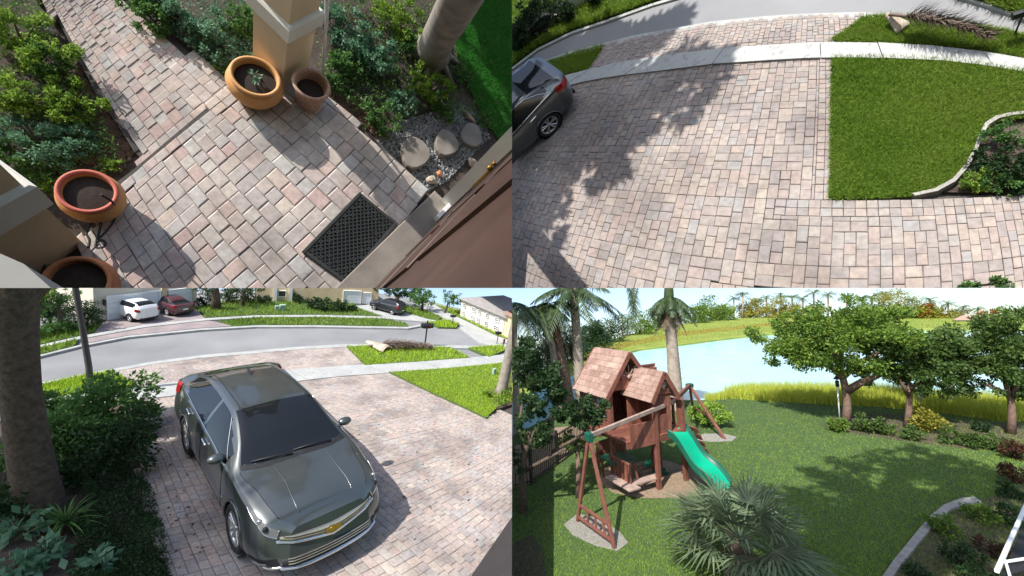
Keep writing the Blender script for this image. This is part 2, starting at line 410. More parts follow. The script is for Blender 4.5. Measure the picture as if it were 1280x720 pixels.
def copy_tree(o, fr, M4, label=None):
    """a copy of a thing with its parts and sub-parts"""
    def rec(a, parent):
        c = a.copy(); COL.objects.link(c); fr.objs.append(c)
        if parent is not None:
            c.parent = parent; c.matrix_parent_inverse = Matrix.Identity(4); c.matrix_basis = a.matrix_basis
        for ch in [x for x in ALLKIDS(a)]: rec(ch, c)
        return c
    r = rec(o, None); r.matrix_world = fr.M @ M4
    if label: r['label'] = label
    return r
def ALLKIDS(a): return list(a.children)

def sheet(fr, name, pts, h, mat, kind='structure', z0=None, sub=None, label=None, cat=None):
    """a slab or sheet of ground whose outline was read off the photograph"""
    mb = MB(); P = fr.poly(pts, h)
    if z0 is None: z0 = h - .03
    mb.prism(P, z0, h)
    o = put(mb, name, mat, fr)
    return tag(o, label, cat, None, kind)

# ------------------------------------------------------------------ foliage and grass (numpy)
def quads_obj(name, V, mat, fr, parent=None, nv=4, M4=None):
    n = len(V) // nv
    me = bpy.data.meshes.new(name)
    me.vertices.add(len(V)); me.vertices.foreach_set('co', np.ascontiguousarray(V, dtype=np.float32).ravel())
    me.loops.add(len(V)); me.loops.foreach_set('vertex_index', np.arange(len(V), dtype=np.int32))
    me.polygons.add(n); me.polygons.foreach_set('loop_start', np.arange(0, len(V), nv, dtype=np.int32))
    me.update(calc_edges=True); me.validate()
    return link(name, me, mat, fr, parent, M4)
def leaf_quads(C, size, up=.25, out=None, aspect=.45, rng=RNG):
    """rhombus leaves at points C; out: preferred direction per leaf"""
    n = len(C)
    d = rng.normal(size=(n, 3)); d /= np.linalg.norm(d, axis=1)[:, None]
    if out is not None: d = d * .75 + out * .7
    d[:, 2] += up - .2; d /= np.linalg.norm(d, axis=1)[:, None]
    q = rng.normal(size=(n, 3)); q[:, 2] *= .5
    w = np.cross(d, q); w /= np.linalg.norm(w, axis=1)[:, None] + 1e-9
    L = (size * rng.uniform(.65, 1.3, n))[:, None]
    nn = np.cross(d, w)
    V = np.stack([C, C + d * L * .5 + w * L * aspect * .5 + nn * L * .06, C + d * L, C + d * L * .5 - w * L * aspect * .5 + nn * L * .06], 1)
    return V.reshape(-1, 3)
def crown_points(ells, n, clumps=40, spread=.28, shell=.55, rng=RNG):
    """ells: [(centre, radii)], leaves gathered in clumps spread through the volume"""
    vol = np.array([np.prod(e[1]) ** .67 for e in ells]); pr = vol / vol.sum()
    idx = rng.choice(len(ells), clumps, p=pr)
    C = np.array([e[0] for e in ells], float)[idx]; R = np.array([e[1] for e in ells], float)[idx]
    d = rng.normal(size=(clumps, 3)); d /= np.linalg.norm(d, axis=1)[:, None]
    rad = rng.uniform(shell, 1.0, clumps)[:, None]
    cc = C + d * R * rad
    size = R.min(1) * spread * rng.uniform(.6, 1.5, clumps)
    w = size ** 2; k = rng.choice(clumps, n, p=w / w.sum())
    g = rng.normal(size=(n, 3)); g /= np.linalg.norm(g, axis=1)[:, None]
    g *= (rng.uniform(0, 1, n) ** .45)[:, None]
    g[:, 2] *= .75
    P = cc[k] + g * size[k][:, None]
    o = P - C[k]; o /= np.linalg.norm(o, axis=1)[:, None] + 1e-9
    return P, o
def foliage(fr, name, ells, n, leaf, mat, parent=None, clumps=40, spread=.3, shell=.5, floor=None, aspect=.45, up=.25):
    P, o = crown_points(ells, n, clumps, spread, shell)
    if floor is not None: P[:, 2] = np.maximum(P[:, 2], floor + leaf * .2 * RNG.uniform(0, 1, len(P)))
    return quads_obj(name, leaf_quads(P, leaf, up, o, aspect), mat, fr, parent)
def sample_px(polypx, n):
    P = np.array(polypx, float); lo, hi = P.min(0), P.max(0); out = []
    got = 0
    while got < n:
        q = RNG.uniform(lo, hi, (n * 2, 2)); q = q[in_poly_np(q, polypx)]; out.append(q); got += len(q)
    return np.concatenate(out)[:n]
def px_to_local(fr, Q, h=0.0):
    d = np.c_[Q[:, 0] - 640, 360 - Q[:, 1], np.full(len(Q), -F)] @ np.array(fr.Rl)
    t = (h - fr.H) / d[:, 2]
    return np.array([0, 0, fr.H]) + d * t[:, None]
def grass(fr, name, polypx, n, hgt, mat, h=0.0, wid=.12, lean=.5, parent=None, tag_=True):
    """blades of grass over an area of ground"""
    C = px_to_local(fr, sample_px(polypx, n), h)
    a = RNG.uniform(0, 2 * pi, n); w = np.c_[np.cos(a), np.sin(a), np.zeros(n)]
    dep = np.linalg.norm(C - np.array([0, 0, fr.H]), axis=1); grow = (dep / np.median(dep)) ** .5
    L = (hgt * RNG.uniform(.5, 1.4, n) * grow)[:, None]; W = (hgt * wid * RNG.uniform(.7, 1.4, n) * grow)[:, None]
    t = RNG.normal(size=(n, 3)) * lean; t[:, 2] = 1; t /= np.linalg.norm(t, axis=1)[:, None]
    V = np.stack([C - w * W, C + w * W, C + t * L], 1).reshape(-1, 3)
    o = quads_obj(name, V, mat, fr, parent, 3)
    return tag(o, kind='stuff')

# ------------------------------------------------------------------ pavers
def tiling(W, Hh, seed):
    """random periodic laying of 3x2, 2x3 and 2x2 stones"""
    rnd = random.Random(seed); g = [[-1] * W for _ in range(Hh)]; out = []
    pieces = [(3, 2), (2, 3), (2, 2)]
    def ok(x, y, a, b):
        return all(g[(y + j) % Hh][(x + i) % W] < 0 for i in range(a) for j in range(b))
    def fill(x, y, a, b, v):
        for i in range(a):
            for j in range(b): g[(y + j) % Hh][(x + i) % W] = v
    cells = [(x, y) for y in range(Hh) for x in range(W)]
    stack = []; pos = 0; budget = 0
    while pos < len(cells):
        budget += 1
        if budget > 40000: return tiling(W, Hh, seed + 1)
        x, y = cells[pos]
        if g[y][x] >= 0: pos += 1; continue
        opts = pieces[:]; rnd.shuffle(opts); opts.sort(key=lambda p: rnd.random() * (1.25 if p == (2, 2) else 1))
        stack.append([pos, opts, None]); placed = False
        while stack:
            top = stack[-1]; x, y = cells[top[0]]
            if top[2]: fill(x, y, *top[2], -1); top[2] = None
            while top[1]:
                p = top[1].pop()
                if ok(x, y, *p): top[2] = p; break
            if top[2]: fill(x, y, *top[2], len(stack)); pos = top[0] + 1; placed = True; break
            stack.pop()
        if not placed: return tiling(W, Hh, seed + 1)
    return [(cells[s[0]][0], cells[s[0]][1], *s[2]) for s in stack]
TILE = tiling(12, 12, 5); TW = 12

def paving(fr, key, region, unit, top, parent, name, mat_part, mat_stuff, origin=(0, 0), keep=300, gap=.035, thick=.05, cham=.16, courses=(), bounds=(-3, -1, 3, 4), quad=None, avoid=None, jit=.004):
    """stones laid along the two directions of the photographed bond; the largest are parts, the rest one part"""
    quad = quad or (min(p[0] for p in region) - 30, min(p[1] for p in region) - 30, max(p[0] for p in region) + 30, max(p[1] for p in region) + 30)
    rects = []
    u = unit
    nx0, nx1 = int((bounds[0] - origin[0]) / (u * TW)) - 1, int((bounds[2] - origin[0]) / (u * TW)) + 1
    ny0, ny1 = int((bounds[1] - origin[1]) / (u * TW)) - 1, int((bounds[3] - origin[1]) / (u * TW)) + 1
    for bx in range(nx0, nx1 + 1):
        for by in range(ny0, ny1 + 1):
            for x, y, a, b in TILE:
                x0 = origin[0] + (bx * TW + x) * u; y0 = origin[1] + (by * TW + y) * u
                rects.append((x0, y0, x0 + a * u, y0 + b * u, 0))
    for (x0, y0, x1, y1, sx, sy) in courses:              # straight soldier courses
        nx = max(1, round((x1 - x0) / sx)); ny = max(1, round((y1 - y0) / sy))
        dx, dy = (x1 - x0) / nx, (y1 - y0) / ny
        keep_ = []
        for r in rects:
            if r[4] or r[2] <= x0 or r[0] >= x1 or r[3] <= y0 or r[1] >= y1: keep_.append(r); continue
            if x1 - x0 > y1 - y0:
                if r[0] < x0 - .3 * u: keep_.append((r[0], r[1], x0, r[3], 0)); r = (x0, *r[1:])
                if r[2] > x1 + .3 * u: keep_.append((x1, r[1], r[2], r[3], 0)); r = (r[0], r[1], x1, *r[3:])
                if r[1] < y0 - .35 * u: keep_.append((r[0], r[1], r[2], y0, 0))
                if r[3] > y1 + .35 * u: keep_.append((r[0], y1, r[2], r[3], 0))
            else:
                if r[1] < y0 - .3 * u: keep_.append((r[0], r[1], r[2], y0, 0)); r = (r[0], y0, *r[2:])
                if r[3] > y1 + .3 * u: keep_.append((r[0], y1, r[2], r[3], 0)); r = (*r[:3], y1, 0)
                if r[0] < x0 - .35 * u: keep_.append((r[0], r[1], x0, r[3], 0))
                if r[2] > x1 + .35 * u: keep_.append((x1, r[1], r[2], r[3], 0))
        rects = keep_
        for i in range(nx):
            for j in range(ny): rects.append((x0 + i * dx, y0 + j * dy, x0 + (i + 1) * dx, y0 + (j + 1) * dy, 1))
    R = np.array(rects)
    g = gap * u
    n = len(R)
    cx = np.stack([R[:, 0] + g, R[:, 2] - g, R[:, 2] - g, R[:, 0] + g], 1) + RNG.normal(size=(n, 4)) * jit * u * 4
    cy = np.stack([R[:, 1] + g, R[:, 1] + g, R[:, 3] - g, R[:, 3] - g], 1) + RNG.normal(size=(n, 4)) * jit * u * 4
    px = g2px(key, np.c_[cx.ravel(), cy.ravel()]).reshape(n, 4, 2)
    mid = px.mean(1)
    ok = in_poly_np(mid, region) & (np.ptp(px[:, :, 0], 1) < 80) & (np.ptp(px[:, :, 1], 1) < 80)
    if avoid is not None: ok &= ~in_poly_np(mid, avoid)
    px = px[ok]; n = len(px)
    area = .5 * np.abs((px[:, 2, 0] - px[:, 0, 0]) * (px[:, 3, 1] - px[:, 1, 1]) - (px[:, 3, 0] - px[:, 1, 0]) * (px[:, 2, 1] - px[:, 0, 1]))
    vis = in_poly_np(px.mean(1), [(quad[0], quad[1]), (quad[2], quad[1]), (quad[2], quad[3]), (quad[0], quad[3])])
    order = np.argsort(-(area * vis))
    L = px_to_local(fr, px.reshape(-1, 2), top).reshape(n, 4, 3)
    far = MB()
    fs = [(8, 9, 10, 11)] + [(l * 4 + i, l * 4 + (i + 1) % 4, l * 4 + 4 + (i + 1) % 4, l * 4 + 4 + i) for l in (0, 1) for i in range(4)]
    for rank, i in enumerate(order):
        q = L[i].copy(); c = q.mean(0)
        if np.cross(q[1][:2] - q[0][:2], q[2][:2] - q[0][:2]) < 0: q = q[::-1]
        dz = random.uniform(-.0015, .0015); side = np.linalg.norm(q[1] - q[0])
        edge = min(np.linalg.norm(q[1] - q[0]), np.linalg.norm(q[2] - q[1])); ch = cham * edge * .45
        inn = c + (q - c) * (1 - 2 * ch / max(edge, 1e-4))
        lo = q.copy(); lo[:, 2] = top - thick; md = q.copy(); md[:, 2] = top - ch * .55 + dz; inn[:, 2] = top + dz + (random.uniform(-.002, .002))
        V = np.r_[lo, md, inn]
        if rank < keep:
            b = MB(); b.add(V, fs); put(b, name, mat_part, fr, parent)
        else: far.add(V, fs)
    if far.v: tag(put(far, 'small_' + name + 's', mat_stuff, fr, parent), kind='stuff')
    return n

def clip_all():
    """nothing of one place reaches into the next: cut along the two planes where the four places meet"""
    def drop(o):
        for c in list(o.children):
            if o.parent is not None: c.parent = o.parent; c.matrix_local = o.matrix_local @ c.matrix_local
            else: drop(c)
        dead_names.add(o.name); bpy.data.objects.remove(o, do_unlink=True)
    dead_names = set()
    up = RC @ Vector((0, 1, 0)); right = RC @ Vector((1, 0, 0))
    for fr in (TL, TR, BL, BR):
        done = set()
        for nm in [o.name for o in fr.objs]:
            if nm in dead_names: continue
            o = bpy.data.objects[nm]
            if o.type != 'MESH' or o.name in done or o.get('keep_whole'): continue
            done.add(o.name)
            me = o.data; nv = len(me.vertices)
            if not nv: continue
            V = np.empty(nv * 3, dtype=np.float32); me.vertices.foreach_get('co', V); V = V.reshape(-1, 3)
            mw = o.matrix_world; A = np.array(mw)
            W = V @ A[:3, :3].T + A[:3, 3] - np.array(CAMLOC)
            bad = False; dead = np.zeros(nv, bool)
            planes = []
            for nrm, sg in ((right, fr.quad[0]), (up, fr.quad[1])):
                d = W @ np.array(nrm) * sg
                if d.min() < -1e-4:
                    planes.append((nrm * sg, d))
                    if d.max() <= 1e-4: bad = True
            if not planes: continue
            if bad: drop(o); continue
            inv = mw.inverted()
            if me.users > 1: me = me.copy(); o.data = me
            bm = bmesh.new(); bm.from_mesh(me)
            for nrm, _ in planes:
                co = inv @ CAMLOC; no = (mw.to_3x3().transposed() @ nrm).normalized()
                bmesh.ops.bisect_plane(bm, geom=bm.verts[:] + bm.edges[:] + bm.faces[:], plane_co=co, plane_no=no, clear_inner=True, dist=1e-5)
            empty = not bm.faces
            bm.to_mesh(me); bm.free()
            if empty: drop(o)
# ------------------------------------------------------------------ cars
def herm(xs, ys, x):
    xs = np.asarray(xs, float); ys = np.asarray(ys, float); x = np.asarray(x, float)
    d = np.diff(ys) / np.diff(xs); t = np.empty_like(ys); t[0] = d[0]; t[-1] = d[-1]
    h = np.diff(xs); t[1:-1] = (d[:-1] * h[1:] + d[1:] * h[:-1]) / (h[1:] + h[:-1])
    i = np.clip(np.searchsorted(xs, x) - 1, 0, len(xs) - 2); s = (x - xs[i]) / h[i]
    return ((2*s**3 - 3*s**2 + 1) * ys[i] + (s**3 - 2*s**2 + s) * h[i] * t[i] + (-2*s**3 + 3*s**2) * ys[i+1] + (s**3 - s**2) * h[i] * t[i+1])
HATCH = dict(
 x= [-.95, -.86, -.5, 0, .5, 1., 1.5, 2., 2.45, 2.9, 3.3, 3.5, 3.62],
 zb=[.36, .28, .22, .2, .18, .18, .18, .18, .18, .19, .19, .21, .25],
 w1=[.58, .76, .85, .87, .875, .88, .88, .88, .88, .87, .84, .73, .52],
 w2=[.62, .81, .89, .90, .905, .90, .90, .90, .90, .90, .87, .77, .54],
 w3=[.60, .76, .84, .86, .865, .868, .868, .868, .862, .84, .78, .69, .50],
 z3=[1.0, 1.03, 1.04, 1.02, .99, .97, .955, .945, .93, .875, .80, .735, .66],
 w4=[.53, .64, .59, .555, .555, .565, .58, .655, .76, .69, .63, .56, .43],
 z4=[1.05, 1.10, 1.21, 1.345, 1.395, 1.405, 1.38, 1.20, .985, .94, .865, .795, .72],
 z6=[1.07, 1.12, 1.25, 1.39, 1.44, 1.45, 1.43, 1.26, 1.02, .98, .90, .83, .745])
SUV = dict(HATCH, z3=[1.05, 1.12, 1.15, 1.14, 1.12, 1.1, 1.09, 1.08, 1.06, 1.0, .95, .88, .78],
 w4=[.62, .68, .64, .62, .61, .61, .62, .67, .76, .70, .66, .60, .46],
 z4=[1.2, 1.32, 1.53, 1.60, 1.62, 1.62, 1.57, 1.36, 1.12, 1.07, 1.03, .96, .82],
 z6=[1.22, 1.36, 1.57, 1.65, 1.67, 1.67, 1.62, 1.41, 1.15, 1.1, 1.06, .99, .85],
 zb=[.42, .36, .32, .3, .28, .28, .28, .28, .28, .29, .3, .32, .36])
SEDAN = dict(HATCH, w4=[.60, .70, .68, .60, .56, .565, .58, .655, .76, .69, .63, .56, .43],
 z4=[.98, 1.02, 1.06, 1.22, 1.37, 1.405, 1.38, 1.20, .985, .93, .83, .74, .645],
 z6=[.99, 1.04, 1.08, 1.26, 1.41, 1.45, 1.43, 1.26, 1.02, .965, .865, .77, .665],
 z3=[.95, .98, 1.0, 1.0, .99, .97, .955, .945, .93, .86, .765, .69, .60])
VK = [0, 1, 2, 3, 4, 5, 6]
def car_surf(D):
    def S(x, v):
        x = np.clip(np.asarray(x, float), -.95, 3.62); v = np.asarray(v, float)
        g = lambda k: herm(D['x'], D[k], x)
        zb, w1, w2, w3, z3, w4, z4, z6 = (g(k) for k in ('zb', 'w1', 'w2', 'w3', 'z3', 'w4', 'z4', 'z6'))
        zm = zb + (z3 - zb) * .48
        W = np.stack([w1 * .86, w1, w2, w3, w4, w4 * .58, w4 * 0], -1)
        Z = np.stack([zb, zb + .10, zm, z3, z4, z6 - (z6 - z4) * .32, z6], -1)
        i = np.clip(v.astype(int), 0, 5); s = v - i
        def cr(A):
            n = A.shape[-1]; pick = lambda j: np.take_along_axis(A, np.clip(j, 0, n - 1)[..., None], -1)[..., 0]
            p0, p1, p2, p3 = pick(i - 1), pick(i), pick(i + 1), pick(i + 2)
            k = .5
            m1 = np.where(i == 0, p2 - p1, (p2 - p0) * k); m2 = np.where(i + 2 > n - 1, p2 - p1, (p3 - p1) * k)
            m2 = np.where(i + 1 == 6, 0 if A is Z else p2 - p1, m2)
            # keep the belt and the rail crisp
            m1 = np.where((i == 3) | (i == 4), m1 * .45 + (p2 - p1) * .55, m1); m2 = np.where((i + 1 == 3) | (i + 1 == 4), m2 * .45 + (p2 - p1) * .55, m2)
            return (2*s**3-3*s**2+1)*p1 + (s**3-2*s**2+s)*m1 + (-2*s**3+3*s**2)*p2 + (s**3-s**2)*m2
        y, z = cr(W), cr(Z)
        bul = np.where(x > 3.615, .055 * (1 - np.clip(y / .55, 0, 1) ** 2), 0)
        wn = np.clip((x - 3.2) / .42, 0, 1) ** 2 * (D is HATCH)
        return np.stack([x + bul + wn * (.52 - z) * .42, y, z], -1)
    return S
def make_car(fr, name, D, label, cat, paintm, detail=True, group=None, nx=120, nv=60, front=True):
    t = thing(fr, name, (0, 0, 0), label, cat, group)
    S = car_surf(D)
    xs = np.unique(np.r_[np.linspace(-.95, 3.62, nx), [-.95, 3.62]]); vv = np.linspace(0, 6, nv + 1)
    X, V = np.meshgrid(xs, vv, indexing='ij'); Pp = S(X, V)
    parts = {}
    def which(x, v, p, side):
        if v < 3.6 and v > .0:
            for wx in (0.0, 2.69):
                if hypot(x - wx, p[2] - .335) < .375 and v < 2.95: return None
        if 3.12 < v < 3.86 and -.42 < x < 2.12:
            lo = 3.12 + (max(0, -x - .1) * .9)
            if v > lo and not (.93 < x < 1.0) and not (v > 3.86 - max(0, x - 1.55) * .35) : return 'side_window'
            return 'body'
        if v > 4.12 and 1.47 < x < 2.44 - .1 * max(0, (5 - v)): return 'windshield'
        if v > 4.12 and -.72 < x < -.02: return 'rear_window'
        if detail and v > 3.95 and 2.52 < x < 3.55: return 'hood'
        if detail and 1.05 < v < 3.0:
            if 1.0 < x < 2.12: return 'door'
            if .02 < x < .99: return 'rear_door'
        return 'body'
    nX, nV = len(xs), len(vv)
    for side in (1, -1):
        for i in range(nX - 1):
            for j in range(nV - 1):
                xm = (xs[i] + xs[i + 1]) / 2; vm = (vv[j] + vv[j + 1]) / 2
                k = which(xm, vm, Pp[i, j], side)
                if k is None: continue
                key = (k, side if k in ('side_window', 'door', 'rear_door') else 0, (xm > .96) if k == 'side_window' else 0)
                parts.setdefault(key, []).append((i, j, side))
    def flush(key, cells):
        idx = {}; vs = []; fs = []
        def vid(i, j, s):
            kk = (i, j, s if j < nV - 1 else 1)
            if kk not in idx:
                p = Pp[i, j]; idx[kk] = len(vs); vs.append((p[0], p[1] * s, p[2]))
            return idx[kk]
        for i, j, s in cells:
            q = [vid(i, j, s), vid(i + 1, j, s), vid(i + 1, j + 1, s), vid(i, j + 1, s)]
            fs.append(tuple(q if s < 0 else q[::-1]))
        return vs, fs
    objs = {}
    for key, cells in parts.items():
        vs, fs = flush(key, cells); b = MB(); b.add(vs, fs, True)
        if key[0] == 'body':                                # close nose, tail and floor
            for i, flip in ((0, 0), (nX - 1, 1)):
                for j in range(nV - 1):
                    a, c = Pp[i, j], Pp[i, j + 1]
                    m = 10; row = lambda p: [(p[0] + 0, y, p[2]) for y in np.linspace(-p[1], p[1], m + 1)]
                    ra, rc = row(a), row(c)
                    if flip:
                        ra = [(3.62 + .055 * (1 - min(1, abs(y) / .55) ** 2) + (.52 - z) * .42 * (D is HATCH), y, z) for _, y, z in ra]; rc = [(3.62 + .055 * (1 - min(1, abs(y) / .55) ** 2) + (.52 - z) * .42 * (D is HATCH), y, z) for _, y, z in rc]
                    q = [(k, k + 1, m + 1 + k + 1, m + 1 + k) for k in range(m)]
                    b.add(ra + rc, [f if flip else f[::-1] for f in q], True)
            b.box((1.35, 0, .26), (3.9, 1.3, .06)) if detail else None
        nm = key[0]
        mt = {'side_window': 'glass', 'windshield': 'glass', 'rear_window': 'glass'}.get(nm, paintm)
        o = put(b, 'door' if nm == 'rear_door' else nm, mt, fr, t); objs[key] = o
    # wheels
    for wx in (0, 2.69):
        for s in (1, -1):
            c = Vector((wx, s * .80, .335)); ax = (0, s, 0)
            b = MB(); b.lathe([(.24, -.10), (.30, -.105), (.328, -.08), (.335, -.03), (.335, .03), (.328, .08), (.30, .105), (.235, .09), (.235, -.1)], c, 32 if detail else 16, ax)
            w = put(b, 'wheel', 'tyre', fr, t)
            r = MB(); R = Vector(ax).to_track_quat('Z', 'Y').to_matrix()
            r.lathe([(.236, .085), (.225, .092), (.205, .07), (.20, .0)], c, 32 if detail else 16, ax)
            r.lathe([(.0, .075), (.035, .078), (.055, .06), (.055, .02)], c, 14, ax)
            for q in range(5):
                for e in (-.13, .13):
                    a = 2 * pi * q / 5 + .3
                    p0 = c + R @ Vector((.045 * cos(a + e), .045 * sin(a + e), .055)); p1 = c + R @ Vector((.222 * cos(a + e * 1.6), .222 * sin(a + e * 1.6), .07))
                    r.beam(p0, p1, .038, .028, .006, up=ax)
            put(r, 'rim', 'rim', fr, w)
            wl = MB(); wl.lathe([(.0, -.22), (.372, -.22), (.372, .085)], c, 24, ax); wl.lathe([(.0, .0), (.2, .0)], c, 20, ax)
            put(wl, 'wheel_well', 'dark', fr, t)
            ar = MB(); pts = []
            for a in np.linspace(radians(-22), radians(202), 26):
                x, z = wx + .372 * cos(a), .335 + .372 * sin(a)
                vq = np.linspace(.2, 3.2, 60); q = S(np.full(60, x), vq); k = int(np.argmin(np.abs(q[:, 2] - z)))
                pts.append((x, s * (q[k, 1] + .004), z))
            ar.tube(pts, .017, 6); put(ar, 'arch_trim', paintm if detail else 'dark', fr, t)
    def on(x, v, s, off=.003):
        p = S(np.array([x]), np.array([v]))[0]; q = S(np.array([x]), np.array([min(6, v + .05)]))[0]; tz = (q - p)
        n = np.array([0, tz[2], -tz[1]]); n = n / (np.linalg.norm(n) + 1e-9)
        n = n if n[1] > 0 or n[2] > 0 else -n
        return Vector((p[0], (p[1] + n[1] * off) * s, p[2] + n[2] * off))
    def line(b, pts, s, r=.005, off=.001, n=14):
        out = []
        for (x0, v0), (x1, v1) in zip(pts[:-1], pts[1:]):
            out += [on(x0 + (x1 - x0) * k / n, v0 + (v1 - v0) * k / n, s, off) for k in range(n)]
        out.append(on(*pts[-1], s, off)); b.tube(out, r, 5)
    def patch(xr, vlo, vhi, s, off, nx_=10, nv_=8):
        b = MB(); vs = []; fs = []
        for i in range(nx_ + 1):
            x = xr[0] + (xr[1] - xr[0]) * i / nx_
            for j in range(nv_ + 1):
                l, h = vlo(x), vhi(x); vs.append(on(x, l + (h - l) * j / nv_, s, off))
        for i in range(nx_):
            for j in range(nv_):
                q = (i * (nv_ + 1) + j, (i + 1) * (nv_ + 1) + j, (i + 1) * (nv_ + 1) + j + 1, i * (nv_ + 1) + j + 1); fs.append(q if s < 0 else q[::-1])
        # rim so the lamp has an edge
        return b.add(vs, fs, True)
    for s in (1, -1):
        put(patch((-.93, -.56), lambda x: 2.55 + .3 * (x + .93), lambda x: 3.15, s, .012), 'tail_lamp', 'lamp_red', fr, t)
        hl = put(patch((3.0, 3.55), lambda x: 2.72 + (3.55 - x) * .55, lambda x: 3.12 + (3.55 - x) * .1, s, .006), 'headlight', 'lamp', fr, t)
        b = MB(); c = on(3.44, 2.95, s, .004); b.blob(c, .036, 10, 6, 0); put(b, 'lens', 'glass', fr, hl)
        b = MB(); c = on(3.30, 3.02, s, .004); b.blob(c, .03, 10, 6, 0); put(b, 'lens', 'chrome', fr, hl)
        b = MB(); line(b, [(3.0, 3.01), (3.3, 2.86), (3.55, 2.72), (3.55, 3.1)], s, .008, .008); put(b, 'lamp_trim', 'chrome', fr, hl)
        mr = MB(); c = S(np.array([2.0]), np.array([3.1]))[0]
        base = Vector((2.02, s * (c[1] - .02), c[2] + .03))
        mr.blob(base + Vector((.02, s * .105, .04)), .085, 14, 9, 0, (.95, 1.35, .78)); mr.tube([base, base + Vector((.01, s * .09, .03))], [.05, .045], 8)
        put(mr, 'mirror', paintm, fr, t)
        if detail:
            b = MB(); line(b, [(1.0, 1.1), (1.0, 3.0)], s); line(b, [(2.12, 1.1), (2.12, 2.0), (2.1, 3.0)], s); line(b, [(.36, 1.1), (.33, 1.9), (.02, 3.0)], s); line(b, [(.3, 1.1), (2.1, 1.1)], s)
            put(b, 'door_gap', 'dark', fr, t)
            b = MB(); line(b, [(-.45, 3.1), (.5, 3.08), (2.15, 3.08)], s, .010, .004); line(b, [(-.45, 3.15), (-.2, 3.62), (.1, 3.9), (.9, 3.92), (1.5, 3.92), (2.1, 3.3)], s, .006, .004)
            put(b, 'window_trim', 'chrome', fr, t)
            for x in (1.12, .12):
                b = MB(); line(b, [(x, 2.78), (x + .22, 2.78)], s, .017, .022, 6); put(b, 'door_handle', 'chrome', fr, t)
            b = MB(); line(b, [(2.45, 4.0), (2.75, 4.02), (3.45, 4.0)], s, .005, .002); put(b, 'hood_gap', 'dark', fr, t)
            b = MB(); line(b, [(2.55, 5.2), (3.0, 5.12), (3.5, 4.9)], s, .007, -.002); put(b, 'hood_crease', paintm, fr, t)
            b = MB(); line(b, [(-.1, 4.4), (.6, 4.35), (1.45, 4.35)], s, .008, .003); put(b, 'roof_seam', 'dark', fr, t)
            b = MB(); line(b, [(.45, 1.35), (1.2, 1.75), (2.2, 1.85)], s, .009, -.002); put(b, 'side_crease', paintm, fr, t)
            put(patch((3.22, 3.56), lambda x: .95, lambda x: 1.75 - (3.56 - x) * 1.2, s, .006), 'lamp_recess', 'dark', fr, t); b = MB(); line(b, [(3.36, 1.2), (3.5, 1.25)], s, .02, .012); put(b, 'fog_lamp', 'lamp', fr, t)
            b = MB(); line(b, [(3.2, .55), (3.45, .62), (3.58, .6)], s, .022, .006); put(b, 'air_lip', 'rim', fr, t)
    if detail and front:
        xf = lambda y: float(np.interp(abs(y), [0, .15, .3, .42, .5, .56, .72, .8], [3.676, 3.672, 3.66, 3.645, 3.63, 3.60, 3.515, 3.45]))
        def strip(y0, y1, zl, zh, off, n=40, mt='dark', nm='grille', th=.0):
            b = MB(); vs = []; fs = []
            for i in range(n + 1):
                y = y0 + (y1 - y0) * i / n; a, h = zl(abs(y)), zh(abs(y))
                for z in (a, (a + h) / 2, h): vs.append((xf(y) + off + (.52 - z) * .42, y, z))
                vs.append((xf(y) - .04 + (.52 - h) * .42, y, h)); vs.append((xf(y) - .04 + (.52 - a) * .42, y, a))
            for i in range(n):
                a, c = i * 5, (i + 1) * 5
                fs += [(a, c, c + 1, a + 1), (a + 1, c + 1, c + 2, a + 2), (a + 2, c + 2, c + 3, a + 3), (a + 4, c + 4, c, a)]
            b.add(vs, fs, True); return put(b, nm, mt, fr, t)
        vee = lambda y: .50 + .10 * min(1, y / .62)
        g = strip(-.62, .62, lambda y: vee(y) + .014, lambda y: vee(y) + .125 - .075 * (y / .62), .014, mt='grille_plate', nm='upper_grille')
        strip(-.66, .66, lambda y: vee(y) - .012, lambda y: vee(y) + .012, .024, mt='chrome', nm='chrome_bar')
        strip(-.62, .62, lambda y: .305, lambda y: .43 - .05 * y, .010, mt='dark', nm='lower_grille')
        for q in range(3): strip(-.56, .56, lambda y, q=q: .335 + .03 * q, lambda y, q=q: .343 + .03 * q, .018, mt='grille_plate', nm='grille_bar')
        strip(-.64, .64, lambda y: .275 + .05 * max(0, y - .3), lambda y: .298 + .05 * max(0, y - .3), .028, mt='chrome', nm='chrome_lip')
        strip(-.58, .58, lambda y: vee(y) + .05, lambda y: vee(y) + .056, .022, mt='dark', nm='grille_line')
        b = MB(); w, h = .085, .032; w, h = .10, .038; P2 = [(-w, -h * .55), (-w * .32, -h * .55), (-w * .25, -h), (w * .38, -h), (w * .32, -h * .55), (w, -h * .55), (w * .93, h * .55), (w * .26, h * .55), (w * .2, h), (-w * .42, h), (-w * .37, h * .55), (-w * 1.05, h * .55)]
        n = len(P2); b.add([(3.690 - z * .42, y, .57 + z) for y, z in P2] + [(3.705 - z * .42, y, .57 + z) for y, z in P2], [tuple(range(n, 2 * n))] + [(i, (i + 1) % n, n + (i + 1) % n, n + i) for i in range(n)])
        put(b, 'emblem', 'gold', fr, t)
        b = MB()
        for y0, y1 in ((.5, -.05), (-.08, -.6)): b.tube([(2.47 - .06 * abs(y0), y0, 1.035), (2.42, (y0 + y1) / 2, 1.062), (2.40 - .06 * abs(y1), y1, 1.045)], .012, 5)
        put(b, 'wiper', 'dark', fr, t)
        b = MB(); vs = []; m = 30
        for i in range(m + 1):
            v = 4.05 + 1.95 * i / m; x0 = 2.44 - .1 * max(0, 5 - v)
            vs.append((on(x0, v, 1, .004), on(x0 + .08, v, 1, .004)))
